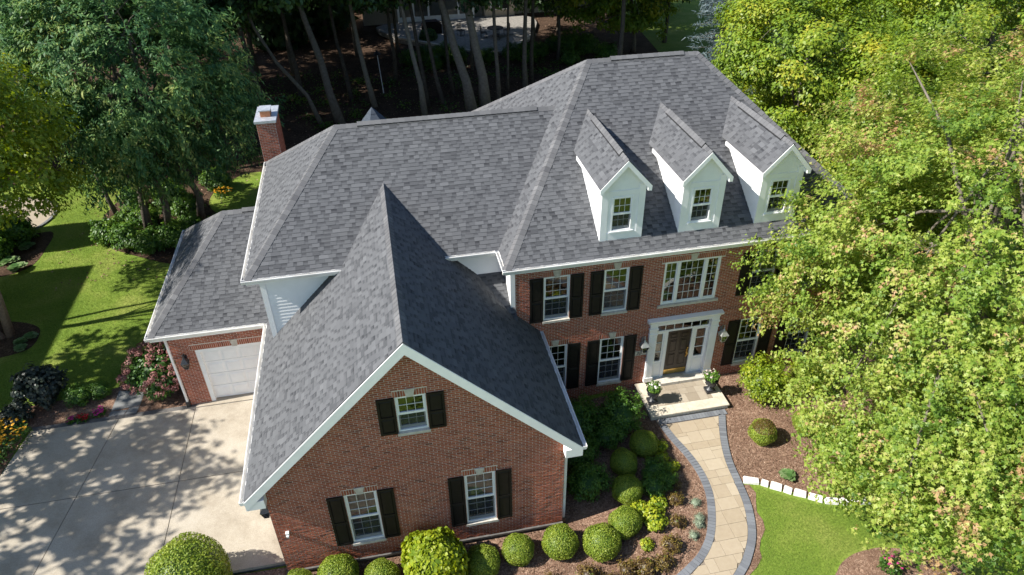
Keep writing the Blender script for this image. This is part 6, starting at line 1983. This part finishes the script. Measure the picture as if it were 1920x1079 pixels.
grass('lawn_grass', 'short mown grass of the front lawn between the walk and the edging stones', [(14.5, -0.15), (14.9, -0.4), (15.4, -0.75), (15.9, -1.1), (16.5, -1.35), (17.6, -1.62), (19.5, -1.6), (19.5, -2.9), (18.6, -3.6), (17.4, -2.95), (16.5, -2.88), (15.9, -3.0), (15.4, -3.3), (15.0, -4.4), (12.5, -4.4)] + RL[::-1], 2600, 0.055, 1)
grass('lawn_grass', 'mown grass of the sunny side lawn left of the garage bay', [(-10.6, 9.15), (-8.5, 9.35), (-7.2, 9.5), (-6.0, 9.95), (-5.1, 11.0), (-4.6, 12.6), (-4.2, 12.6), (-4.2, 15.4), (-4.9, 15.6), (-5.7, 17.7), (-7.1, 18.4), (-8.6, 19.4), (-9.8, 20.3), (-10.8, 21.8), (-11.2, 23.5), (-11.1, 25.3), (-10.4, 28), (-12, 30), (-15, 28), (-13.7, 25), (-13.3, 23.3), (-12.8, 21.4), (-13.0, 19.5), (-14.0, 18.7), (-14.2, 15.2), (-12.4, 15.1), (-11.1, 14.5), (-10.8, 13.7), (-10.95, 12.6), (-12.2, 12.2), (-13, 12), (-13, 9)], 620, 0.09, 2)
def chips(name, label, poly, dens, size, seed):
    rng = np.random.default_rng(seed)
    A = np.array(poly); lo, hi = A.min(0), A.max(0)
    n = int(dens * np.prod(hi - lo)); P = lo + rng.random((n, 2)) * (hi - lo); P = P[inpoly(P, poly)]; n = len(P)
    p = np.stack([P[:, 0], P[:, 1], gh(P[:, 0], P[:, 1]) + 0.018], 1)
    L = Leaves(); L.add(p, unit(np.array([0, 0, 1.0]) + rng.normal(size=(n, 3)) * 0.35), rdir(rng, n), size * rng.uniform(0.5, 1.5, n), 0.5 + rng.normal(size=n) * 0.28, 'lance')
    o = link(name, L.mesh(name, 'mulch_chip')); tag(o, label, 'mulch', kind='stuff')
chips('mulch_chips', 'shredded bark mulch chips in the front bed', [(0, 0.1), (8.2, 0.1), (8.2, 4.9), (12.3, 4.9), (12.4, 3.3)] + [tuple(p + np.array([-0.05, 0])) for p in LQ[:60:4]] + [(10, -3.2), (0, -3.2)], 380, 0.075, 11)
chips('mulch_chips', 'shredded bark mulch chips in the bed right of the walk', [(15.35, 4.9), (15.3, 3.3)] + [tuple(p + np.array([0.05, 0])) for p in RQ[:28:4]] + [(14.4, 0.3), (15.3, -0.2), (16.4, -0.9), (17.8, -1.15), (20, -1), (20, 4.9)], 380, 0.075, 12)

# street in front of the house
mb = MB(); mb.box(-120, 120, -34, -25, -0.7, -0.52); st_ = mb.build('street', 'foundation'); st_['kind'] = 'structure'
mb = MB(); mb.box(-120, 120, -22.5, -21, -0.6, -0.385); st_ = mb.build('pavement', 'concrete'); st_['kind'] = 'structure'

# green undergrowth on the woodland floor
rng = np.random.default_rng(501); L = Leaves()
for k in range(120):
    c = np.array([rng.uniform(-9, 24), rng.uniform(30, 47), -0.2]); m = int(rng.uniform(30, 90)); r = rng.uniform(0.4, 1.1)
    p = c + rng.normal(size=(m, 3)) * np.array([r, r, 0]) * 0.6 + np.stack([np.zeros(m), np.zeros(m), rng.uniform(0.05, 0.45, m)], 1)
    p[:, 2] = np.maximum(p[:, 2], gh(p[:, 0], p[:, 1]) + 0.03)
    L.add(p, unit(np.array([0, 0, 1.0]) + rng.normal(size=(m, 3)) * 0.5), rdir(rng, m), 0.17, 0.55 + rng.normal() * 0.2 + rng.normal(size=m) * 0.15, 'diamond')
o = link('undergrowth', L.mesh('undergrowth', 'leaf_shrub')); tag(o, 'patches of green undergrowth on the dark woodland floor', 'undergrowth', kind='stuff')
rng = np.random.default_rng(502); n = 5000
P = np.stack([rng.uniform(-12, 26, n), rng.uniform(17, 58, n)], 1); L = Leaves()
L.add(np.stack([P[:, 0], P[:, 1], gh(P[:, 0], P[:, 1]) + 0.03], 1), unit(np.array([0, 0, 1.0]) + rng.normal(size=(n, 3)) * 0.3), rdir(rng, n), 0.13, 0.6 + rng.normal(size=n) * 0.25, 'diamond')
o = link('leaf_litter', L.mesh('leaf_litter', 'mulch_chip')); tag(o, 'dry leaf litter scattered over the woodland floor', 'leaf litter', kind='stuff')
